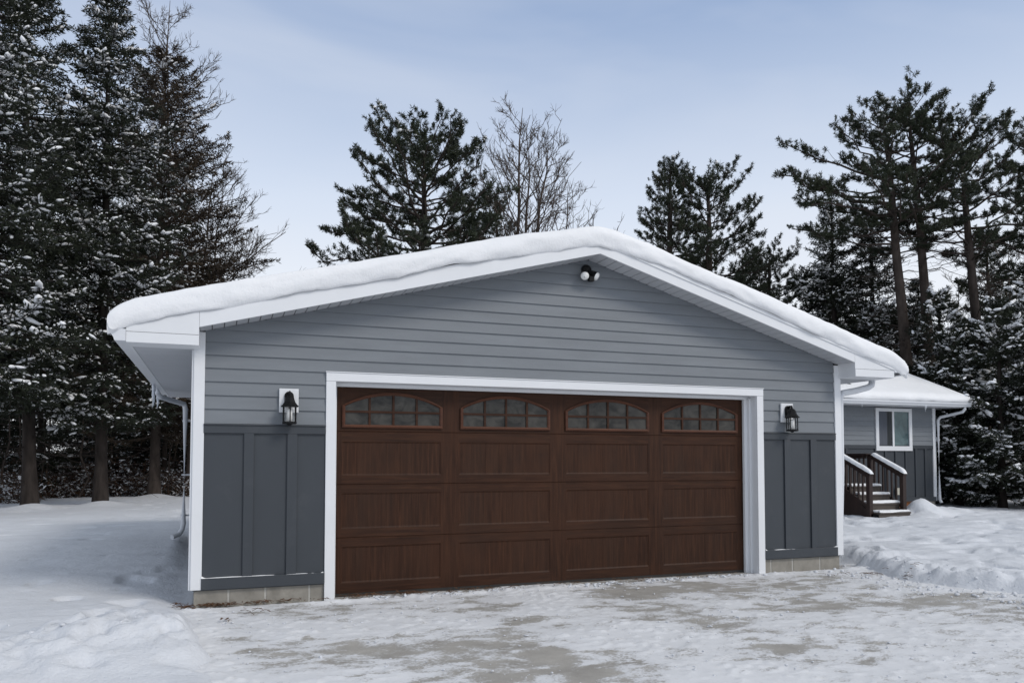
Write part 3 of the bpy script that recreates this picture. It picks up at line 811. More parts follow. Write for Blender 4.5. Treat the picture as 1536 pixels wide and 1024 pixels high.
rail((SX1, 7.08, 1.49), (SX1, HY - .05, 1.49))
rail((SX0, 7.08, 1.49), (SX0, HY - .05, 1.49))
# snow caps on the rails and on the treads
def loft_snow(name, p, q, w, h, label, seed):
    n = 26; k = 9; p = np.array(p); q = np.array(q)
    V = []
    for i in range(n):
        t = i / (n - 1); c = p + (q - p) * t; e = min(1, math.sqrt(max(0, 1 - (1 - min(t, 1 - t) * n / 3.0) ** 2)) if min(t, 1 - t) * n < 3 else 1)
        hh = h * (e * .95 + .05) * (.85 + .3 * float(fbm(np.array(i * .35), np.array(seed * 1.0), seed, 2)))
        for j in range(k):
            a = math.pi * j / (k - 1)
            V.append((c[0] + w * math.cos(a) * (.8 + .2 * e) * (1 + .08 * math.sin(i * 1.3 + seed)), c[1], c[2] - .006 + hh * math.sin(a) ** .6))
    F = [(i * k + j, i * k + j + 1, (i + 1) * k + j + 1, (i + 1) * k + j) for i in range(n - 1) for j in range(k - 1)]
    o = npmesh(name, V, F, M['roofsnow'], None, True); props(o, label, 'snow', None, 'stuff')
loft_snow('railing_snow', (SX0, 5.98, 1.02), (SX0, 7.02, 1.485), .060, .085, 'ridge of snow along the handrail nearer the garage', 3)
loft_snow('railing_snow', (SX1, 5.98, 1.02), (SX1, 6.95, 1.465), .060, .085, 'ridge of snow along the handrail farther from the garage', 5)
for i, (y0, y1, z) in enumerate(treads):
    snow_sheet('step_snow', (SX0 + .07, SX1 - .03), (y0 + .0, y1 - .01), lambda x, zz=z: np.full_like(x, zz), .055, M['roofsnow'],
               ['snow on the lowest porch tread', 'snow on the second porch tread from the ground', 'snow on the third porch tread from the ground', 'snow on the top porch tread'][i], rx=.04, ry=.03, stepx=.05, stepy=.05, ragged=.01, seed=60 + i, tuck=.004)

# thin snow left on the ledges of the dark panels
for x0, x1, lab in ((-1.17, TL - .002, 'thin line of snow on the panel ledge left of the door'), (TR + .002, 6.043, 'thin line of snow on the panel ledge right of the door')):
    xs = np.arange(x0, x1, .012); n = len(xs)
    hh = np.clip(.006 * (fbm(xs * 6, xs * 0, 77, 3) - .56) * 2 + .014 * np.exp(-((xs - x0) / .02) ** 2) + .010 * np.exp(-((xs - x1) / .02) ** 2), -.004, .014)
    V = np.concatenate([np.stack([xs, np.full(n, -.0335), .2745 + np.minimum(hh, 0)], -1), np.stack([xs, np.full(n, -.028), .2755 + hh], -1), np.stack([xs, np.full(n, -.009), .2755 + hh * 1.2], -1)])
    i = np.arange(n - 1); F = np.concatenate([np.stack([i, i + 1, i + n + 1, i + n], -1), np.stack([i + n, i + n + 1, i + 2 * n + 1, i + 2 * n], -1)])
    o = npmesh('ledge_snow', V, F, M['roofsnow'], None, True); props(o, lab, 'snow', None, 'stuff')

# leaf litter and twigs
def litter(name, spots, label, n, seed, twigs=True):
    rs = np.random.RandomState(seed); m = MB()
    for (cx, cy, sx, sy) in spots:
        for i in range(n):
            x = cx + rs.normal() * sx; y = min(cy + rs.normal() * sy, .11); a = rs.rand() * 6.28; L = .008 + .02 * rs.rand(); z = .024 + .022 * rs.rand() + max(0, float(ground_h(np.array([x]), np.array([y]))[0]))
            if rs.rand() < .5 and twigs:
                L *= 2.2; m.tube([(x - L * math.cos(a), y - L * math.sin(a), z - .004), (x, y, z + .008), (x + L * math.cos(a), y + L * math.sin(a), z)], .0022, 4)
            else:
                dx, dy = math.cos(a) * L, math.sin(a) * L
                m.poly([(x - dx, y - dy, z), (x + dy * .5, y - dx * .5, z + .008 * rs.rand()), (x + dx, y + dy, z + .012 * rs.rand()), (x - dy * .5, y + dx * .5, z + .004)])
    o = m.build(name, M['brown'], None); props(o, label, 'leaf litter', None, 'stuff')
litter('leaf_litter', [(.25, -.01, .14, .05), (.72, -.02, .09, .04), (1.4, -.03, .3, .04), (3.0, -.02, .8, .04)], 'scatter of brown leaves and twigs along the foot of the brown door', 70, 1)
litter('leaf_litter', [(-1.27, -.02, .06, .06), (-1.0, -.03, .12, .02), (-.6, -.02, .3, .015)], 'brown leaf litter at the left corner of the foundation', 60, 2)
litter('leaf_litter', [(6.02, -.62, .09, .03), (6.1, -1.0, .10, .03), (5.7, -.6, .2, .05)], 'brown twigs lying at the foot of the ploughed bank', 16, 4)
litter('leaf_litter', [(-.75, -.45, .12, .05), (-.95, -.75, .10, .06)], 'dark crumbs of leaves on the driveway snow near the left heap', 10, 6)

# ------------------------------------------------------------------ trees
ICO_V = None
def ico():
    t = (1 + 5 ** .5) / 2
    v = np.array([(-1, t, 0), (1, t, 0), (-1, -t, 0), (1, -t, 0), (0, -1, t), (0, 1, t), (0, -1, -t), (0, 1, -t), (t, 0, -1), (t, 0, 1), (-t, 0, -1), (-t, 0, 1)], float); v /= np.linalg.norm(v[0])
    f = np.array([(0, 11, 5), (0, 5, 1), (0, 1, 7), (0, 7, 10), (0, 10, 11), (1, 5, 9), (5, 11, 4), (11, 10, 2), (10, 7, 6), (7, 1, 8), (3, 9, 4), (3, 4, 2), (3, 2, 6), (3, 6, 8), (3, 8, 9), (4, 9, 5), (2, 4, 11), (6, 2, 10), (8, 6, 7), (9, 8, 1)])
    return v, f
IV, IF = ico()
def lumps(C, D, L, W, Hh, rs):
    """snow lumps: centres C, axis dirs D (horizontal-ish), length, width, height arrays"""
    n = len(C); D = D / (np.linalg.norm(D, axis=1, keepdims=True) + 1e-9)
    S = np.cross(D, (0, 0, 1)); S /= np.linalg.norm(S, axis=1, keepdims=True) + 1e-9
    U = np.cross(S, D)
    v = IV[None] * (1 + .28 * (rs.rand(n, 12, 1) - .5))
    V = C[:, None] + v[..., 0:1] * (D * L[:, None])[:, None] + v[..., 1:2] * (S * W[:, None])[:, None] + v[..., 2:3] * (U * Hh[:, None])[:, None]
    F = (IF[None] + (np.arange(n) * 12)[:, None, None]).reshape(-1, 3)
    return V.reshape(-1, 3), F
def crumbs():
    rs = np.random.RandomState(17); n = 2600
    x = -1.2 + 7.6 * rs.rand(n); y = -4.6 * rs.rand(n) ** 1.3
    keep = (fbm(x * 1.1, y * 2.6, 131, 3) > .47) & (drive_inside(x, y) > -.25); x, y = x[keep], y[keep]; n = len(x)
    near = rs.rand(n); sz = .003 + .008 * rs.rand(n) ** 4
    z = .012 + np.maximum(ground_h(x, y), 0) + sz * .3
    a = rs.rand(n) * 6.28
    v = lumps(np.stack([x, y, z], -1), np.stack([np.cos(a), np.sin(a), 0 * a], -1), sz * (1 + 1.5 * rs.rand(n)), sz, sz * .6, rs)
    k = 420; x2 = -.0 + 4.9 * rs.rand(k); y2 = -.02 - .16 * rs.rand(k) ** 1.5; s2 = .004 + .014 * rs.rand(k) ** 2.5
    v2 = lumps(np.stack([x2, y2, .014 + s2 * .3], -1), rs.normal(size=(k, 3)) * (1, .4, .1), s2 * 1.8, s2, s2 * .7, rs)
    k = 500; yy = -3.6 * rs.rand(k) + .2; t_ = rs.rand(k); xx = 6.0 + .9 * rs.normal(size=k) * .4; s3 = .004 + .020 * rs.rand(k) ** 4
    v3 = lumps(np.stack([xx, yy, np.maximum(ground_h(xx, yy), .01) + s3 * .3], -1), rs.normal(size=(k, 3)) * (1, 1, .2), s3 * 1.3, s3, s3 * .85, rs)
    k = 30; xx = -1.75 + .55 * rs.normal(size=k); yy = -1.55 + .40 * rs.normal(size=k); s4 = .004 + .018 * rs.rand(k) ** 4
    v4 = lumps(np.stack([xx, yy, np.maximum(ground_h(xx, yy), .01) + s4 * .2], -1), rs.normal(size=(k, 3)) * (1, 1, .2), s4 * 1.3, s4, s4 * .85, rs)
    o = npmesh('snow_crumbs', *cat([v, v2, v3, v4]), M['groundsnow'], None, True); props(o, 'loose crumbs of snow scattered over the scraped driveway', 'snow', None, 'stuff')
def blades(P, D, L, W, rs):
    """needle blades: root P, direction D, length L, width W -> thin triangles"""
    n = len(P); D = D / (np.linalg.norm(D, axis=1, keepdims=True) + 1e-9)
    q = rs.normal(size=(n, 3)); S = np.cross(D, q); S /= np.linalg.norm(S, axis=1, keepdims=True) + 1e-9
    L = L[:, None]; W = W[:, None]
    V = np.stack([P - S * W * .35, P + D * L * .45 - S * W * .5, P + D * L, P + D * L * .45 + S * W * .5], 1).reshape(-1, 3)
    return V, np.arange(4 * n).reshape(-1, 4)
def curve_pts(S, Dh, L, rise, n, curl=0.0, wig=.03, rs=None):
    """branches from S along horizontal unit Dh; rise = end height/L (linear), curl = extra quadratic lift/L"""
    t = np.linspace(0, 1, n)[None, :, None]
    P = S[:, None] + Dh[:, None] * (L[:, None, None] * t)
    P[..., 2] += L[:, None] * (rise[:, None] * t[..., 0] + curl[:, None] * t[..., 0] ** 2)
    if rs is not None: P[:, 1:] += rs.normal(size=P[:, 1:].shape) * wig * L[:, None, None] * t[:, 1:] ** .5
    return P
def trunk_path(H, lean, rs, n=12, wig=.06):
    z = np.linspace(0, 1, n); w_ = np.cumsum(rs.normal(size=(n, 2)) * wig, 0) * .5; w_ -= w_[0]
    return np.stack([lean[0] * z + w_[:, 0] * z, lean[1] * z + w_[:, 1] * z, H * z], -1)
def at_trunk(path, z):
    return np.stack([np.interp(z, path[:, 2], path[:, 0]), np.interp(z, path[:, 2], path[:, 1]), z], -1)
def cat(parts):
    V = []; F = []; b = 0
    for v, f in parts:
        V.append(v); F.append(f + b); b += len(v)
    return np.concatenate(V), np.concatenate(F)

crumbs()
def spruce(name, loc, H, base, R, seed, label, group, r0=.22, snow_n=1.0, mat='spruce', lean=(0, 0), density=1.0, sparse=0.0, prof=.8, droop=-.22, dead=0, barkm='bark', cat_='spruce tree', lump=1.0, parts=True, blade=1.0):
    rs = np.random.RandomState(seed)
    t = thing(name, label, cat_, (loc[0], loc[1], float(ground_h(np.array([loc[0]]), np.array([loc[1]]))[0]) - .05), group) if parts else None
    path = trunk_path(H, lean, rs, 14, .02)
    rad = r0 * (1 - path[:, 2] / H) ** .8 + .012; rad[0] *= 1.35
    wood = [tubes(path[None], rad[None], 10)]
    nb = int((H - base) / .27 * 6.4 * density)
    u = np.sort(rs.rand(nb)); z = base + (H - base) * (u ** 1.0) * .985
    wh = .40; z = np.where(rs.rand(nb) < .8, np.round(z / wh) * wh + .05 * rs.normal(size=nb), z); z = np.clip(z, base, H * .99)
    frac = (H - z) / (H - base)
    L = R * (frac ** prof) * (.72 + .5 * rs.rand(nb)) + .18
    low = np.clip((z - base) / (.12 * (H - base)), .55, 1); L *= low
    az = rs.rand(nb) * 6.283 + np.arange(nb) * 2.4
    Dh = np.stack([np.cos(az), np.sin(az), 0 * az], -1)
    S = at_trunk(path, z)
    rise = droop + .62 * (1 - frac) ** 1.6 + .12 * rs.normal(size=nb)
    curl = .16 + .10 * rs.rand(nb)
    if sparse: keep = rs.rand(nb) > sparse; S, Dh, L, rise, curl, frac = S[keep], Dh[keep], L[keep], rise[keep], curl[keep], frac[keep]; nb = len(L)
    P = curve_pts(S, Dh, L, rise, 6, curl, .02, rs)
    br = np.clip(.010 * L[:, None] + .006, 0, .05) * np.linspace(1, .25, 6)[None]
    wood.append(tubes(P, br, 4))
    if dead:
        nd = dead; zd = base * (.25 + .75 * rs.rand(nd)); ad = rs.rand(nd) * 6.283; Dd = np.stack([np.cos(ad), np.sin(ad), 0 * ad], -1)
        Ld = R * (.25 + .55 * rs.rand(nd)); Pd = curve_pts(at_trunk(path, zd), Dd, Ld, -.15 + .2 * rs.normal(size=nd), 5, .05 + 0 * Ld, .05, rs)
        wood.append(tubes(Pd, (.011 * np.linspace(1, .3, 5))[None].repeat(nd, 0), 4))
    # branchlets
    tt = []; bi = []
    for i in range(nb):
        k = max(4, int(L[i] / .15)); q = .16 + .84 * (np.arange(k) + rs.rand(k)) / k
        for sd in (-1, 1): tt.append(np.stack([q, np.full(k, sd)], -1)); bi.append(np.full(k, i))
    tt = np.concatenate(tt); bi = np.concatenate(bi); q = tt[:, 0]; sd = tt[:, 1]; n = len(q)
    fi = np.clip(q * 5, 0, 4.999); i0 = fi.astype(int); fr = (fi - i0)[:, None]
    C = P[bi, i0] * (1 - fr) + P[bi, i0 + 1] * fr
    T = P[bi, i0 + 1] - P[bi, i0]; T /= np.linalg.norm(T, axis=1, keepdims=True)
    side = np.cross(T, (0, 0, 1)) * sd[:, None]
    ang = .75 + .35 * rs.rand(n)
    BD = T * np.cos(ang)[:, None] + side * np.sin(ang)[:, None]; BD[:, 2] += -.22 + .22 * rs.normal(size=n)
    BL = np.minimum((.10 + .34 * L[bi] * (1.05 - q) * .6) * (.7 + .6 * rs.rand(n)) + .06, .62)
    nbld = 10
    j = np.repeat(np.arange(n), nbld); pos = np.tile((np.arange(nbld) + .5) / nbld, n)
    PP = C[j] + BD[j] * (BL[j] * pos)[:, None] + rs.normal(size=(len(j), 3)) * .012
    DD = BD[j] * .8 + rs.normal(size=(len(j), 3)) * .55; DD[:, 2] += .05
    fol = [blades(PP, DD, (.09 + .09 * rs.rand(len(j))) * blade, np.full(len(j), .031 * blade), rs)]
    # tips and leader
    k = 16; tip = P[:, -1]; j = np.repeat(np.arange(nb), k); Tt = (P[:, -1] - P[:, -2]); Tt /= np.linalg.norm(Tt, axis=1, keepdims=True)
    fol.append(blades(tip[j] - Tt[j] * (.25 * rs.rand(len(j)))[:, None], Tt[j] + rs.normal(size=(len(j), 3)) * .5, .10 + .07 * rs.rand(len(j)), np.full(len(j), .03), rs))
    k = 420; zt = H - 1.9 * rs.rand(k) ** .8; pt = at_trunk(path, np.minimum(zt, H)); d = rs.normal(size=(k, 3)); d[:, 2] = np.abs(d[:, 2]) * .9 + .5
    fol.append(blades(pt, d, .10 + .16 * rs.rand(k), np.full(k, .03), rs))
    # snow on the upper side of branchlets and branches
    ns = int(n * .36 * snow_n); load = rs.rand(nb) ** 2.6 + .05; pr_ = load[bi] * (.35 + q); pick = rs.choice(n, min(ns, int(n * .75)), replace=False, p=pr_ / pr_.sum())
    pk2 = pick; m_ = len(pk2)
    sz = (.022 + .050 * rs.rand(m_) ** 2.2) * (.75 + .6 * load[bi[pk2]]) * lump
    Cs = C[pk2] + BD[pk2] * (BL[pk2] * (.25 + .5 * rs.rand(m_)))[:, None]; Cs[:, 2] += .028 + .3 * sz
    sn = [lumps(Cs, BD[pk2] + .2 * rs.normal(size=(m_, 3)), sz * (1.3 + 1.1 * rs.rand(m_)), sz * .85, sz * .55, rs)]
    nl = int(nb * .60 * snow_n)
    if nl:
        bi2 = rs.choice(nb, nl, p=load / load.sum()); qq = .35 + .6 * rs.rand(nl); i0 = np.clip((qq * 5).astype(int), 0, 4); Cb = P[bi2, i0]; Tb = P[bi2, i0 + 1] - P[bi2, i0]
        sz = (.040 + .045 * rs.rand(nl) ** 2) * lump; Cb = Cb + Tb * rs.rand(nl)[:, None]; Cb[:, 2] += .03 + .2 * sz
        sn.append(lumps(Cb, Tb, sz * (1.8 + 1.6 * rs.rand(nl)), sz * 1.05, sz * .55, rs))
    W_, FO, SN = cat(wood), cat(fol), cat(sn)
    if not parts: return W_, FO, SN
    npmesh('trunk', *W_, M[barkm], t, True)
    npmesh('crown', *FO, M[mat], t, False)
    if snow_n > 0:
        o = npmesh('snow', *SN, M['treesnow'], t, True); o['kind'] = 'stuff'
    return t

def pine(name, loc, H, base, R, seed, label, group, r0=.2, lean=(0, 0), density=1.0, prof='round', dead=30, barkm='redbark', snow_n=.6, tuft=1.0, extra=(), mat='pine', cat_='pine tree', rise0=.05, inner=.30):
    rs = np.random.RandomState(seed)
    t = thing(name, label, cat_, (loc[0], loc[1], float(ground_h(np.array([loc[0]]), np.array([loc[1]]))[0]) - .05), group)
    path = trunk_path(H, lean, rs, 14, .05)
    rad = r0 * (1 - path[:, 2] / H) ** .62 + .02; rad[0] *= 1.25
    wood = [tubes(path[None], rad[None], 12)]
    nb = int((H - base) / .5 * 5.4 * density)
    z = base + (H - base) * ((np.arange(nb) + .8 * rs.rand(nb)) / nb) * .975
    u = (z - base) / (H - base)
    pf = (np.clip(1 - u, 0, 1) ** .75 * (.55 + .45 * np.clip(u / .22, 0, 1))) if prof == 'cone' else np.clip(1 - u, .01, 1) ** .50 * (.55 + .45 * np.clip(u / .22, 0, 1))
    L = R * pf * (.68 + .42 * rs.rand(nb)) + .25
    az = .5 * rs.rand(nb) + np.arange(nb) * 2.39996 + rs.rand() * 6.28
    for (zz, aa, LL) in extra:
        z = np.append(z, zz); az = np.append(az, aa); L = np.append(L, LL); u = np.append(u, max(0, (zz - base) / (H - base)))
    nb = len(z)
    Dh = np.stack([np.cos(az), np.sin(az), 0 * az], -1); S = at_trunk(path, z)
    rise = rise0 - .06 + .62 * u ** 1.8 + .13 * rs.normal(size=nb); curl = .14 + .16 * rs.rand(nb)
    P = curve_pts(S, Dh, L, rise, 7, curl, .028, rs)
    br = np.clip(.0135 * L[:, None] + .007, 0, .07) * np.linspace(1, .3, 7)[None]; wood.append(tubes(P, br, 5))
    # dead lower limbs
    if dead:
        zd = base * .30 + (base * .85) * rs.rand(dead); ad = rs.rand(dead) * 6.283; Dd = np.stack([np.cos(ad), np.sin(ad), 0 * ad], -1)
        Ld = R * (.25 + .45 * rs.rand(dead)); Pd = curve_pts(at_trunk(path, zd), Dd, Ld, .25 + .2 * rs.normal(size=dead), 7, -.45 + .2 * rs.rand(dead), .05, rs)
        wood.append(tubes(Pd, (.017 * np.linspace(1, .25, 7))[None].repeat(dead, 0), 4))
        kk = 5; jj = np.repeat(np.arange(dead), kk); ii = rs.randint(2, 6, len(jj)); Sd = Pd[jj, ii]; a2 = rs.rand(len(jj)) * 6.28
        D2 = np.stack([np.cos(a2), np.sin(a2), 0 * a2], -1); L2 = .25 + .5 * rs.rand(len(jj))
        wood.append(tubes(curve_pts(Sd, D2, L2, .3 * rs.normal(size=len(jj)), 4, 0 * L2, .08, rs), (.006 * np.linspace(1, .4, 4))[None].repeat(len(jj), 0), 3))
    # side shoots
    sh_b = []; sh_q = []
    for i in range(nb):
        k = max(3, int(L[i] / .13)); qq = inner + (.98 - inner) * (np.arange(k) + rs.rand(k)) / k; sh_q.append(np.minimum(qq, 1)); sh_b.append(np.full(k, i))
    q = np.concatenate(sh_q); b = np.concatenate(sh_b); n = len(q)
    fi = np.clip(q * 6, 0, 5.999); i0 = fi.astype(int); fr = (fi - i0)[:, None]
    C = P[b, i0] * (1 - fr) + P[b, i0 + 1] * fr
    T = P[b, i0 + 1] - P[b, i0]; T /= np.linalg.norm(T, axis=1, keepdims=True)
    side = np.cross(T, (0, 0, 1)); side /= np.linalg.norm(side, axis=1, keepdims=True) + 1e-9
    sgn = np.where(rs.rand(n) < .5, -1, 1); ang = .35 + .7 * rs.rand(n)
    SD = T * np.cos(ang)[:, None] + side * (np.sin(ang) * sgn)[:, None]; SD[:, 2] += .10 + .38 * rs.rand(n); SD /= np.linalg.norm(SD, axis=1, keepdims=True)
    SLn = (.16 + .30 * L[b] * (1.05 - q) * (.4 + .8 * rs.rand(n))); SLn = np.minimum(SLn, .95)
    SP = C[:, None] + SD[:, None] * (SLn[:, None] * np.linspace(0, 1, 3)[None])[..., None]; SP[:, 2, 2] += .10 * SLn
    wood.append(tubes(SP, (.0085 * np.array([1, .8, .5]))[None].repeat(n, 0), 3))
    # tufts: along each shoot and at its tip, pointing forward and up
    tp = []; td = []
    for f_, keep in ((1.0, 1.0), (.66, .62), (.36, .25)):
        sel = rs.rand(n) < keep; c = C[sel] + SD[sel] * (SLn[sel] * f_)[:, None] + rs.normal(size=(sel.sum(), 3)) * .035
        d = SD[sel] * .7 + rs.normal(size=(sel.sum(), 3)) * .35; d[:, 2] += .45
        tp.append(c); td.append(d)
    k = 40; zt = H - 1.0 * rs.rand(k); c = at_trunk(path, zt); a = rs.rand(k) * 6.28; rr = .32 * rs.rand(k) * (1 + (H - zt)); c = c + np.stack([np.cos(a) * rr, np.sin(a) * rr, .2 * rs.rand(k)], -1); d = np.stack([np.cos(a) * .4, np.sin(a) * .4, 1 + 0 * a], -1); tp.append(c); td.append(d)
    TP = np.concatenate(tp); TD = np.concatenate(td); TD /= np.linalg.norm(TD, axis=1, keepdims=True); nt = len(TP)
    k = 42; j = np.repeat(np.arange(nt), k)
    size = (.75 + .5 * rs.rand(nt)) * tuft
    D = TD[j] * .62 + rs.normal(size=(len(j), 3)) * .62
    root = TP[j] + TD[j] * (.16 * (rs.rand(len(j)) - .6) * size[j])[:, None]
    fol = [blades(root, D, (.08 + .075 * rs.rand(len(j))) * size[j], np.full(len(j), .0205 * tuft), rs)]
    ns = int(nt * .22 * snow_n) ; parts_s = None
    npmesh('trunk', *cat(wood), M[barkm], t, True)
    npmesh('crown', *cat(fol), M[mat], t, False)
    if ns:
        pk = rs.choice(nt, ns, replace=False); sz = .03 + .05 * rs.rand(ns) ** 2; Cc = TP[pk].copy(); Cc[:, 2] += .05
        o = npmesh('snow', *lumps(Cc, TD[pk] * (1, 1, .2) + .3 * rs.normal(size=(ns, 3)), sz * 1.4, sz, sz * .6, rs), M['treesnow'], t, True); o['kind'] = 'stuff'
    return t

def bare_wood(H, base, R, rs, r0, nl=34, lean=(0, 0), up=.9, sub=9, sub2=5, stems=1):
    wood = []
    for s_ in range(stems):
        ln = (lean[0] + (0 if s_ == 0 else rs.normal() * .9), lean[1] + (0 if s_ == 0 else rs.normal() * .5)); Hs = H * (1 if s_ == 0 else .82 + .12 * rs.rand())
        path = trunk_path(Hs, ln, rs, 12, .09)
        rad = r0 * (1 - path[:, 2] / Hs) ** .8 + .008; wood.append(tubes(path[None], rad[None], 8))
        z = base + (Hs - base) * (np.arange(nl) + rs.rand(nl)) / nl * .96; u = (z - base) / (Hs - base)
        L = R * (1 - u) ** .7 * (.6 + .5 * rs.rand(nl)) + .3
        a = rs.rand(nl) * 6.28 + np.arange(nl) * 2.4; Dh = np.stack([np.cos(a), np.sin(a), 0 * a], -1)
        P = curve_pts(at_trunk(path, z), Dh, L, up * (.75 + .4 * rs.rand(nl)), 8, .18 * rs.normal(size=nl), .035, rs)
        wood.append(tubes(P, np.clip(.009 * L[:, None] + .006, 0, .06) * np.linspace(1, .3, 8)[None], 5))
        def side(P, L, k, f, r):
            n = len(P); m = P.shape[1]; j = np.repeat(np.arange(n), k); ii = rs.randint(2, m - 1, len(j)); S = P[j, ii] + (P[j, np.minimum(ii + 1, m - 1)] - P[j, ii]) * rs.rand(len(j))[:, None]
            T = P[j, np.minimum(ii + 1, m - 1)] - P[j, ii - 1]; T /= np.linalg.norm(T, axis=1, keepdims=True) + 1e-9
            D = T * .9 + rs.normal(size=T.shape) * .55; D[:, 2] += .22; D /= np.linalg.norm(D, axis=1, keepdims=True)
            l = L[j] * f * (.4 + .8 * rs.rand(len(j))) * (1.15 - ii / m) + .12
            Q = S[:, None] + D[:, None] * (l[:, None] * np.linspace(0, 1, 5)[None])[..., None]; Q[:, 1:] += rs.normal(size=Q[:, 1:].shape) * .035 * l[:, None, None]; Q[..., 2] += .12 * l[:, None] * np.linspace(0, 1, 5)[None] ** 2
            wood.append(tubes(Q, (r * np.linspace(1, .45, 5))[None].repeat(len(j), 0), 3)); return Q, l
        Q, l = side(P, L, sub, .42, .011); side(Q, l, sub2, .5, .0075)
    return cat(wood)
def bare(name, loc, H, base, R, seed, label, group, r0=.12, **kw):
    rs = np.random.RandomState(seed)
    t = thing(name, label, 'bare tree', (loc[0], loc[1], float(ground_h(np.array([loc[0]]), np.array([loc[1]]))[0]) - .05), group)
    npmesh('trunk', *bare_wood(H, base, R, rs, r0, **kw), M['twig'], t, True)
    return t

GL = 'snowy conifers standing left of the garage'
spruce('spruce_tree', (-5.27, 14.42), 13.0, 2.2, 3.1, 1, 'tall dark snow-flecked spruce with thick bare lower trunk, second trunk from left edge', GL, .15, 1.6, dead=12, prof=.74, lean=(-.42, 0), density=.95)
spruce('spruce_tree', (-3.83, 15.15), 13.7, 2.0, 2.9, 2, 'tall dark spruce with bushy green tip and snow-flecked boughs, right of the thickest trunk', GL, .145, 1.5, dead=14, prof=.84, density=1.0)
spruce('spruce_tree', (-2.97, 21.25), 15.2, 2.0, 4.3, 3, 'broad brownish conifer with sloping right side, nearest the garage eave', GL, .165, .55, mat='larch', prof=.74, droop=-.14, dead=16, barkm='redbark', lean=(.1, 0), density=1.15)
spruce('spruce_tree', (-5.75, 11.9), 12.6, 2.4, 2.3, 4, 'snow-flecked spruce cut by the left edge of the view', GL, .14, 1.5, dead=8, prof=.75, density=.95)
GB = 'snow-dusted conifers in the left background'
for i, (x, y, H, R, lab) in enumerate([
    (-8.8, 20.5, 10.5, 2.3, 'dark spruce behind the leftmost trunk, deep in the snowy wood'),
    (-6.6, 23.0, 11.0, 2.2, 'slim dark spruce seen between the two thick trunks on the left'),
    (-4.6, 25.5, 9.0, 2.4, 'lower dark spruce filling the gap right of the second trunk'),
    (-1.4, 26.5, 6.4, 2.6, 'short dark spruce behind the garage downspout')]):
    spruce('spruce_tree', (x, y), H, .8, R, 20 + i, lab, GB, .14, .6, density=.9, prof=.7)
bare('bare_tree', (-2.9, 25.4), 19.4, 5.0, 4.2, 31, 'tall leafless tree whose fine top twigs rise behind the left conifers', None, .09, nl=60, up=.8, sub=9, sub2=4)
bare('bare_tree', (-2.0, 22.6), 12.6, 1.5, 4.6, 32, 'leafless tree fanning out to the right between the brownish conifer and roof', None, .07, nl=46, up=.62, sub=10, sub2=5, stems=2, lean=(.5, 0))
# middle
pine('pine_tree', (5.29, 17.62), 12.1, 3.6, 4.6, 46, 'full rounded red pine rising over the left roof slope', None, .19, density=1.4, dead=8, rise0=.0, inner=.36)
pine('pine_tree', (10.36, 24.43), 12.6, 6.5, 1.9, 42, 'small pine half hidden behind the leafless birch', None, .15, density=.5, dead=6)
bare('bare_tree', (8.59, 17.63), 13.7, 4.0, 3.1, 43, 'leafless many-stemmed birch beside the rounded pine above the roof', None, .13, stems=3, nl=36, up=1.15, lean=(.1, 0), sub=8, sub2=4)
bare('bare_tree', (12.4, 19.2), 10.6, 3.0, 2.1, 44, 'low thin leafless tree just above the snowy ridge', None, .08, stems=2, nl=20, up=1.2, sub=6, sub2=3)
bare('bare_tree', (10.4, 18.4), 11.4, 3.0, 2.4, 45, 'leafless tree leaning right of the birch above the roof', None, .09, stems=2, nl=24, up=1.0, sub=6, sub2=3, lean=(.8, 0))
# behind the ridge
pine('pine_tree', (14.9, 17.6), 12.6, 4.2, 2.6, 51, 'dense cone-shaped pine just right of the roof ridge', None, .2, prof='cone', density=1.6, dead=4, tuft=.8, rise0=.0)
pine('pine_tree', (16.2, 17.0), 12.0, 4.6, 3.2, 52, 'open pine with upswept limbs, right of the cone-shaped pine', None, .2, density=.95, dead=6)
pine('pine_tree', (18.7, 16.8), 9.2, 3.4, 2.7, 53, 'lower snowy pine over the right roof slope', None, .17, density=1.0, dead=4, snow_n=1.4)
spruce('fir_tree', (20.2, 15.0), 10.6, 1.6, 2.9, 54, 'snowy fir with pointed top in front of the tall pines', None, .17, 1.3, prof=.75, cat_='fir tree')
spruce('fir_tree', (20.9, 13.9), 9.8, 2.4, 2.2, 55, 'snowy fir with dark bare trunk beside the leaning pine', None, .18, 1.2, prof=.7, cat_='fir tree')
GP_ = 'tall red pines on the right'
pine('pine_tree', (19.95, 11.2), 12.6, 8.2, 2.8, 61, 'tall red pine with long limb reaching left, leftmost of three tall trunks', GP_, .205, lean=(-.8, .3), density=.95, dead=46, tuft=.95, inner=.46, extra=((9.6, 2.75, 3.7), (9.2, 2.95, 3.4), (10.4, 2.6, 3.2), (8.8, 2.4, 3.0), (9.9, 2.9, 3.4), (8.3, 2.8, 2.6)))
pine('pine_tree', (20.7, 11.05), 12.9, 8.2, 2.5, 62, 'tallest red pine, middle of three tall trunks on the right', GP_, .195, lean=(-.5, .2), density=.9, dead=50, tuft=.95, inner=.46)
pine('pine_tree', (22.0, 10.3), 12.3, 7.7, 2.9, 63, 'tall red pine with drooping limbs, rightmost of three tall trunks', GP_, .18, lean=(-.7, .3), density=.95, dead=46, tuft=.95, inner=.46)
pine('pine_tree', (24.6, 9.3), 11.7, 7.0, 2.9, 64, 'red pine cut by the right edge of the view', GP_, .17, lean=(-.3, .2), density=1.0, dead=26, tuft=.95)
GM = 'mixed conifers filling in behind the house roof'
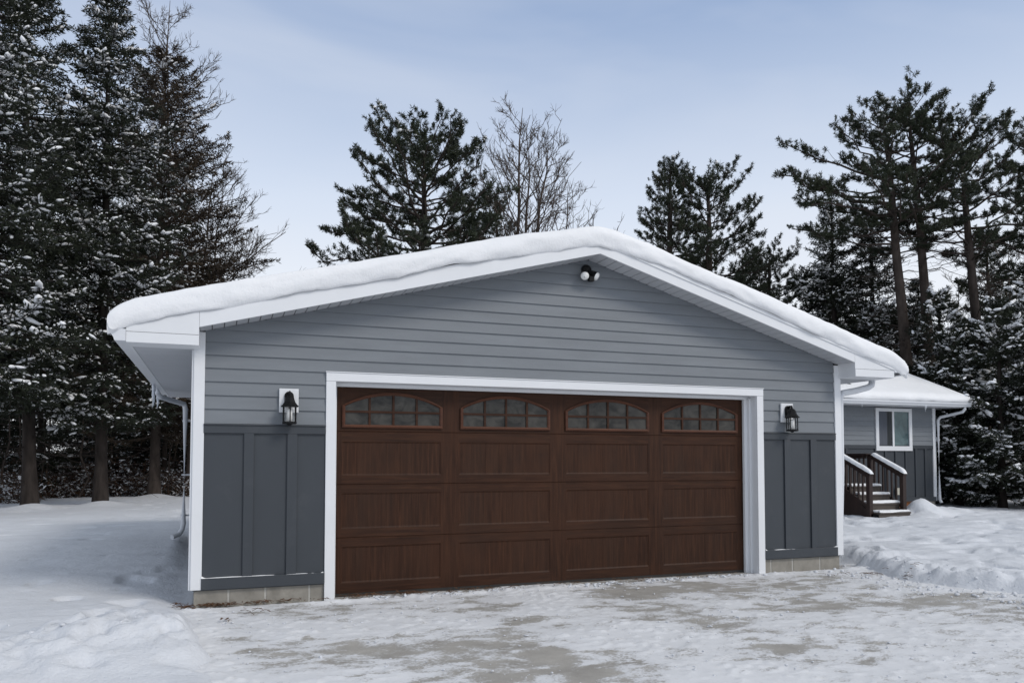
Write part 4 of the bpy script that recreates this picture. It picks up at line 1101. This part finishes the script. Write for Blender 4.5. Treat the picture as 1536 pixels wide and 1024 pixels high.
for i, (x, y, H, R, sn, lab) in enumerate([
    (19.6, 19.0, 9.6, 2.3, 1.2, 'dark snowy spruce behind the lower pine over the right roof slope'),
    (22.4, 17.6, 9.0, 2.2, 1.2, 'snow-flecked spruce between the pointed fir and the leftmost tall trunk'),
    (25.0, 15.6, 8.4, 2.2, 1.3, 'spruce seen between the leftmost and middle tall trunks'),
    (28.4, 15.0, 9.0, 2.1, 1.2, 'spruce seen between the middle and rightmost tall trunks'),
    (28.6, 11.8, 8.6, 2.2, 1.2, 'spruce behind the rightmost tall trunk near the edge of the view')]):
    spruce('spruce_tree', (x, y), H, .8, R, 120 + i, lab, GM, .13, sn, density=.8, prof=.75)
pine('pine_tree', (27.2, 14.2), 9.9, 4.6, 1.8, 65, 'small thin pine behind the gap between the right trunks', None, .12, density=.8, dead=14)
GS = 'young snow-laden spruces right of the house'
for i, (x, y, H, R, lab) in enumerate([
    (18.95, 8.95, 5.0, 1.75, 'young snow-laden spruce directly right of the house downspout'),
    (19.0, 7.65, 5.7, 1.8, 'young snow-laden spruce in front of the rightmost tall trunk'),
    (19.4, 6.7, 4.6, 1.6, 'low snow-laden spruce at the right edge beside the yard'),
    (19.85, 10.3, 6.5, 1.8, 'young spruce at the foot of the two left tall trunks'),
    (20.4, 9.2, 5.4, 1.8, 'second-row young spruce between the middle and right tall trunks'),
    (20.9, 8.1, 7.0, 1.9, 'second-row young spruce at the right edge, taller than the one before it'),
    (21.9, 12.9, 6.6, 1.8, 'young spruce rising behind the right end of the house roof'),
    (23.1, 14.9, 7.0, 1.8, 'young spruce half hidden behind the house roof, left of the tall trunks')]):
    spruce('spruce_tree', (x, y), H, .2, R, 70 + i, lab, GS, .09, 1.7, density=1.0, prof=.86, lump=1.2, droop=-.18)
bare('bare_tree', (27.4, 16.0), 8.8, 2.0, 1.9, 81, 'leafless sapling behind the right-hand trunks', None, .06, nl=20, up=1.1, sub=6, sub2=3)
bare('bare_tree', (26.2, 12.6), 9.4, 2.5, 1.7, 82, 'leafless sapling between the tallest and rightmost red pine', None, .06, nl=18, up=1.2, sub=6, sub2=3)

# ------------------------------------------------------------------ undergrowth and far woods
def brush(name, boxes, seed, label):
    rs = np.random.RandomState(seed); wood = []; sn = []; lf = []
    for (xa, xb, ya, yb, n, hmax) in boxes:
        x = xa + (xb - xa) * rs.rand(n); y = ya + (yb - ya) * rs.rand(n); S = np.stack([x, y, np.zeros(n)], -1)
        k = 7; j = np.repeat(np.arange(n), k); m = len(j); a = rs.rand(m) * 6.28; D = np.stack([np.cos(a), np.sin(a), 0 * a], -1)
        L = hmax * (.2 + .75 * rs.rand(n) ** 1.5)[j] * (.5 + .5 * rs.rand(m)); P = curve_pts(S[j] + rs.normal(size=(m, 3)) * (.12, .12, 0), D, L * .7, 1.4 * rs.rand(m) + .5, 7, -.35 * rs.rand(m), .06, rs)
        wood.append(tubes(P, (.016 * np.linspace(1, .3, 7))[None].repeat(m, 0), 4))
        kk = 9; jj = np.repeat(np.arange(m), kk); ii = rs.randint(1, 6, len(jj)); S2 = P[jj, ii]; a2 = rs.rand(len(jj)) * 6.28; D2 = np.stack([np.cos(a2), np.sin(a2), 0 * a2], -1); L2 = .2 + .5 * rs.rand(len(jj))
        Q = curve_pts(S2, D2, L2, .5 * rs.normal(size=len(jj)) + .1, 4, -.2 + 0 * L2, .08, rs); wood.append(tubes(Q, (.008 * np.linspace(1, .5, 4))[None].repeat(len(jj), 0), 3))
        c = Q[:, 2] * 1.0; sel = rs.rand(len(c)) < .8; c = c[sel]; c[:, 2] += .015; T = (Q[:, 3] - Q[:, 1])[sel]; sz = .014 + .022 * rs.rand(len(c)) ** 2
        sn.append(lumps(c, T, (.03 + .08 * rs.rand(len(c))), sz * .85, sz * .7, rs))
        c = P[:, 4].copy(); c[:, 2] += .025; T = P[:, 5] - P[:, 3]; sz = .02 + .03 * rs.rand(m) ** 2; sn.append(lumps(c, T, sz * 2.4, sz, sz * .8, rs))
        q = Q[:, 3]; k3 = 4; j3 = np.repeat(np.arange(len(q)), k3); lf.append(blades(q[j3] + rs.normal(size=(len(j3), 3)) * .10, rs.normal(size=(len(j3), 3)), .05 + .06 * rs.rand(len(j3)), np.full(len(j3), .035), rs))
    for (xa, xb, ya, yb, n, hmax) in boxes:
        m = n // 3; Sx = np.stack([xa + (xb - xa) * rs.rand(m), ya + (yb - ya) * rs.rand(m), np.zeros(m)], -1); t_ = np.linspace(0, 1, 6)
        P = Sx[:, None] + np.stack([.0 * t_, .0 * t_, t_], -1)[None] * (2.0 + 3.5 * rs.rand(m))[:, None, None]; P[:, 1:, :2] += rs.normal(size=(m, 5, 2)) * .10 + rs.normal(size=(m, 1, 2)) * .3 * t_[1:, None]
        wood.append(tubes(P, ((.018 + .03 * rs.rand(m))[:, None] * np.linspace(1, .3, 6)[None]), 5))
    W = cat(wood); SN = cat(sn); LF = cat(lf)
    t = bpy.data.objects.new(name, None); link(t); props(t, label, 'undergrowth', None, 'stuff')
    npmesh('twigs', *W, M['twig'], t, True); npmesh('snow', *SN, M['treesnow'], t, True); npmesh('leaves', *LF, M['brown'], t)
brush('undergrowth', [(-12, -.6, 22.0, 27, 130, 2.2), (-13, -6.2, 17.5, 22, 40, 1.8), (-14, 3, 27, 34, 150, 4.2)], 91, 'tangled brown snow-dusted brush under the left conifers')
brush('undergrowth', [(23.5, 33, 10.5, 18, 160, 2.4), (18.5, 24, 14, 19, 90, 2.2)], 92, 'snow-dusted brush between the trunks on the right')

def far_woods():
    rs = np.random.RandomState(95)
    protos = [spruce('', (0, 0), 9, .6, 2.3, 900 + i, '', None, .14, .9, density=.42, prof=.75, parts=False, blade=1.7) for i in range(3)]
    Ws = []; Fs = []; Ss = []
    spots = []
    for i in range(44): spots.append((-34 + 33 * rs.rand(), 29 + 16 * rs.rand()))
    for i in range(46): spots.append((1 + 52 * rs.rand(), 33 + 14 * rs.rand()))
    for i in range(26): spots.append((31 + 18 * rs.rand(), 4 + 30 * rs.rand()))
    for x, y in spots:
        a = rs.rand() * 6.28; s = .75 + .4 * rs.rand(); c, q = math.cos(a) * s, math.sin(a) * s
        Rm = np.array([(c, -q, 0), (q, c, 0), (0, 0, s)]); off = np.array([x, y, 0])
        w, f, n = protos[rs.randint(3)]
        Ws.append((w[0] @ Rm.T + off, w[1])); Fs.append((f[0] @ Rm.T + off, f[1])); Ss.append((n[0] @ Rm.T + off, n[1]))
    t = bpy.data.objects.new('forest', None); link(t); props(t, 'far snowy evergreen wood closing the view behind the trees', 'forest', None, 'stuff')
    npmesh('trunks', *cat(Ws), M['bark'], t, True); npmesh('foliage', *cat(Fs), M['spruce'], t); npmesh('snow', *cat(Ss), M['treesnow'], t, True)
far_woods()

# ------------------------------------------------------------------ sky, sun, camera
SUN = np.array([.45, -.62, .64]); SUN /= np.linalg.norm(SUN)
wd = bpy.data.worlds.new('World'); scene.world = wd; wd.use_nodes = True
nt = wd.node_tree; nd = nt.nodes; lk = nt.links
bg = nd['Background']; bg.inputs['Strength'].default_value = .1
sky = nd.new('ShaderNodeTexSky'); sky.sky_type = 'NISHITA'; sky.sun_disc = False
sky.sun_elevation = math.asin(SUN[2]); sky.sun_rotation = math.atan2(SUN[0], SUN[1]); sky.air_density = 1.0; sky.dust_density = 1.0
tc = nd.new('ShaderNodeTexCoord'); sp = nd.new('ShaderNodeSeparateXYZ'); lk.new(tc.outputs['Generated'], sp.inputs[0])
rp = nd.new('ShaderNodeValToRGB'); e = rp.color_ramp.elements
stops = [(0.0, (.83, .85, .885)), (.20, (.83, .865, .925)), (.31, (.655, .735, .87)), (.50, (.325, .43, .635)), (.75, (.46, .505, .575)), (1.0, (.52, .55, .58))]
while len(e) < len(stops): e.new(.5)
for el, (p, c) in zip(e, stops): el.position = p; el.color = (*c, 1)
lk.new(sp.outputs[2], rp.inputs['Fac'])
mp = nd.new('ShaderNodeMapping'); mp.inputs['Scale'].default_value = (1.2, 1.2, 4.0); lk.new(tc.outputs['Generated'], mp.inputs['Vector'])
nz = nd.new('ShaderNodeTexNoise'); nz.inputs['Scale'].default_value = 1.6; nz.inputs['Detail'].default_value = 4; nz.inputs['Roughness'].default_value = .5; nz.inputs['Distortion'].default_value = .6; lk.new(mp.outputs[0], nz.inputs['Vector'])
r2 = nd.new('ShaderNodeValToRGB'); r2.color_ramp.elements[0].position = .38; r2.color_ramp.elements[1].position = .78; lk.new(nz.outputs['Fac'], r2.inputs['Fac'])
m0 = nd.new('ShaderNodeMath'); m0.operation = 'MULTIPLY'; m0.inputs[1].default_value = .42; lk.new(r2.outputs['Color'], m0.inputs[0])
cm = nd.new('ShaderNodeMix'); cm.data_type = 'RGBA'; lk.new(m0.outputs[0], cm.inputs[0]); lk.new(rp.outputs['Color'], cm.inputs[6]); cm.inputs[7].default_value = (.77, .80, .86, 1)
sc_ = nd.new('ShaderNodeVectorMath'); sc_.operation = 'SCALE'; sc_.inputs['Scale'].default_value = 10.0; lk.new(cm.outputs[2], sc_.inputs[0])
mx = nd.new('ShaderNodeMix'); mx.data_type = 'RGBA'; mx.inputs[0].default_value = .92; lk.new(sky.outputs[0], mx.inputs[6]); lk.new(sc_.outputs[0], mx.inputs[7])
lk.new(mx.outputs[2], bg.inputs['Color'])
sun = bpy.data.lights.new('sun', 'SUN'); sun.energy = 1.5; sun.angle = R_(18); sun.color = (1.0, .94, .86)
so_ = bpy.data.objects.new('sun', sun); COL.objects.link(so_)
from mathutils import Vector
so_.rotation_euler = Vector(-SUN).to_track_quat('-Z', 'Y').to_euler(); so_.location = (10, -15, 20)

cam = bpy.data.cameras.new('camera'); co = bpy.data.objects.new('camera', cam); COL.objects.link(co)
cam.sensor_width = 36; cam.lens = 1172.97 / 1536 * 36; cam.shift_y = 127.37 / 1536; cam.clip_end = 2000; cam.clip_start = .05
co.location = (-1.0697, -7.586, 1.3315); co.rotation_euler = (math.pi / 2 + .0428, 0, -.3625)
scene.camera = co
scene.view_settings.view_transform = 'Standard'; scene.view_settings.look = 'None'; scene.view_settings.exposure = .12; scene.view_settings.gamma = 1
scene.cycles.max_bounces = 8; scene.cycles.transparent_max_bounces = 12
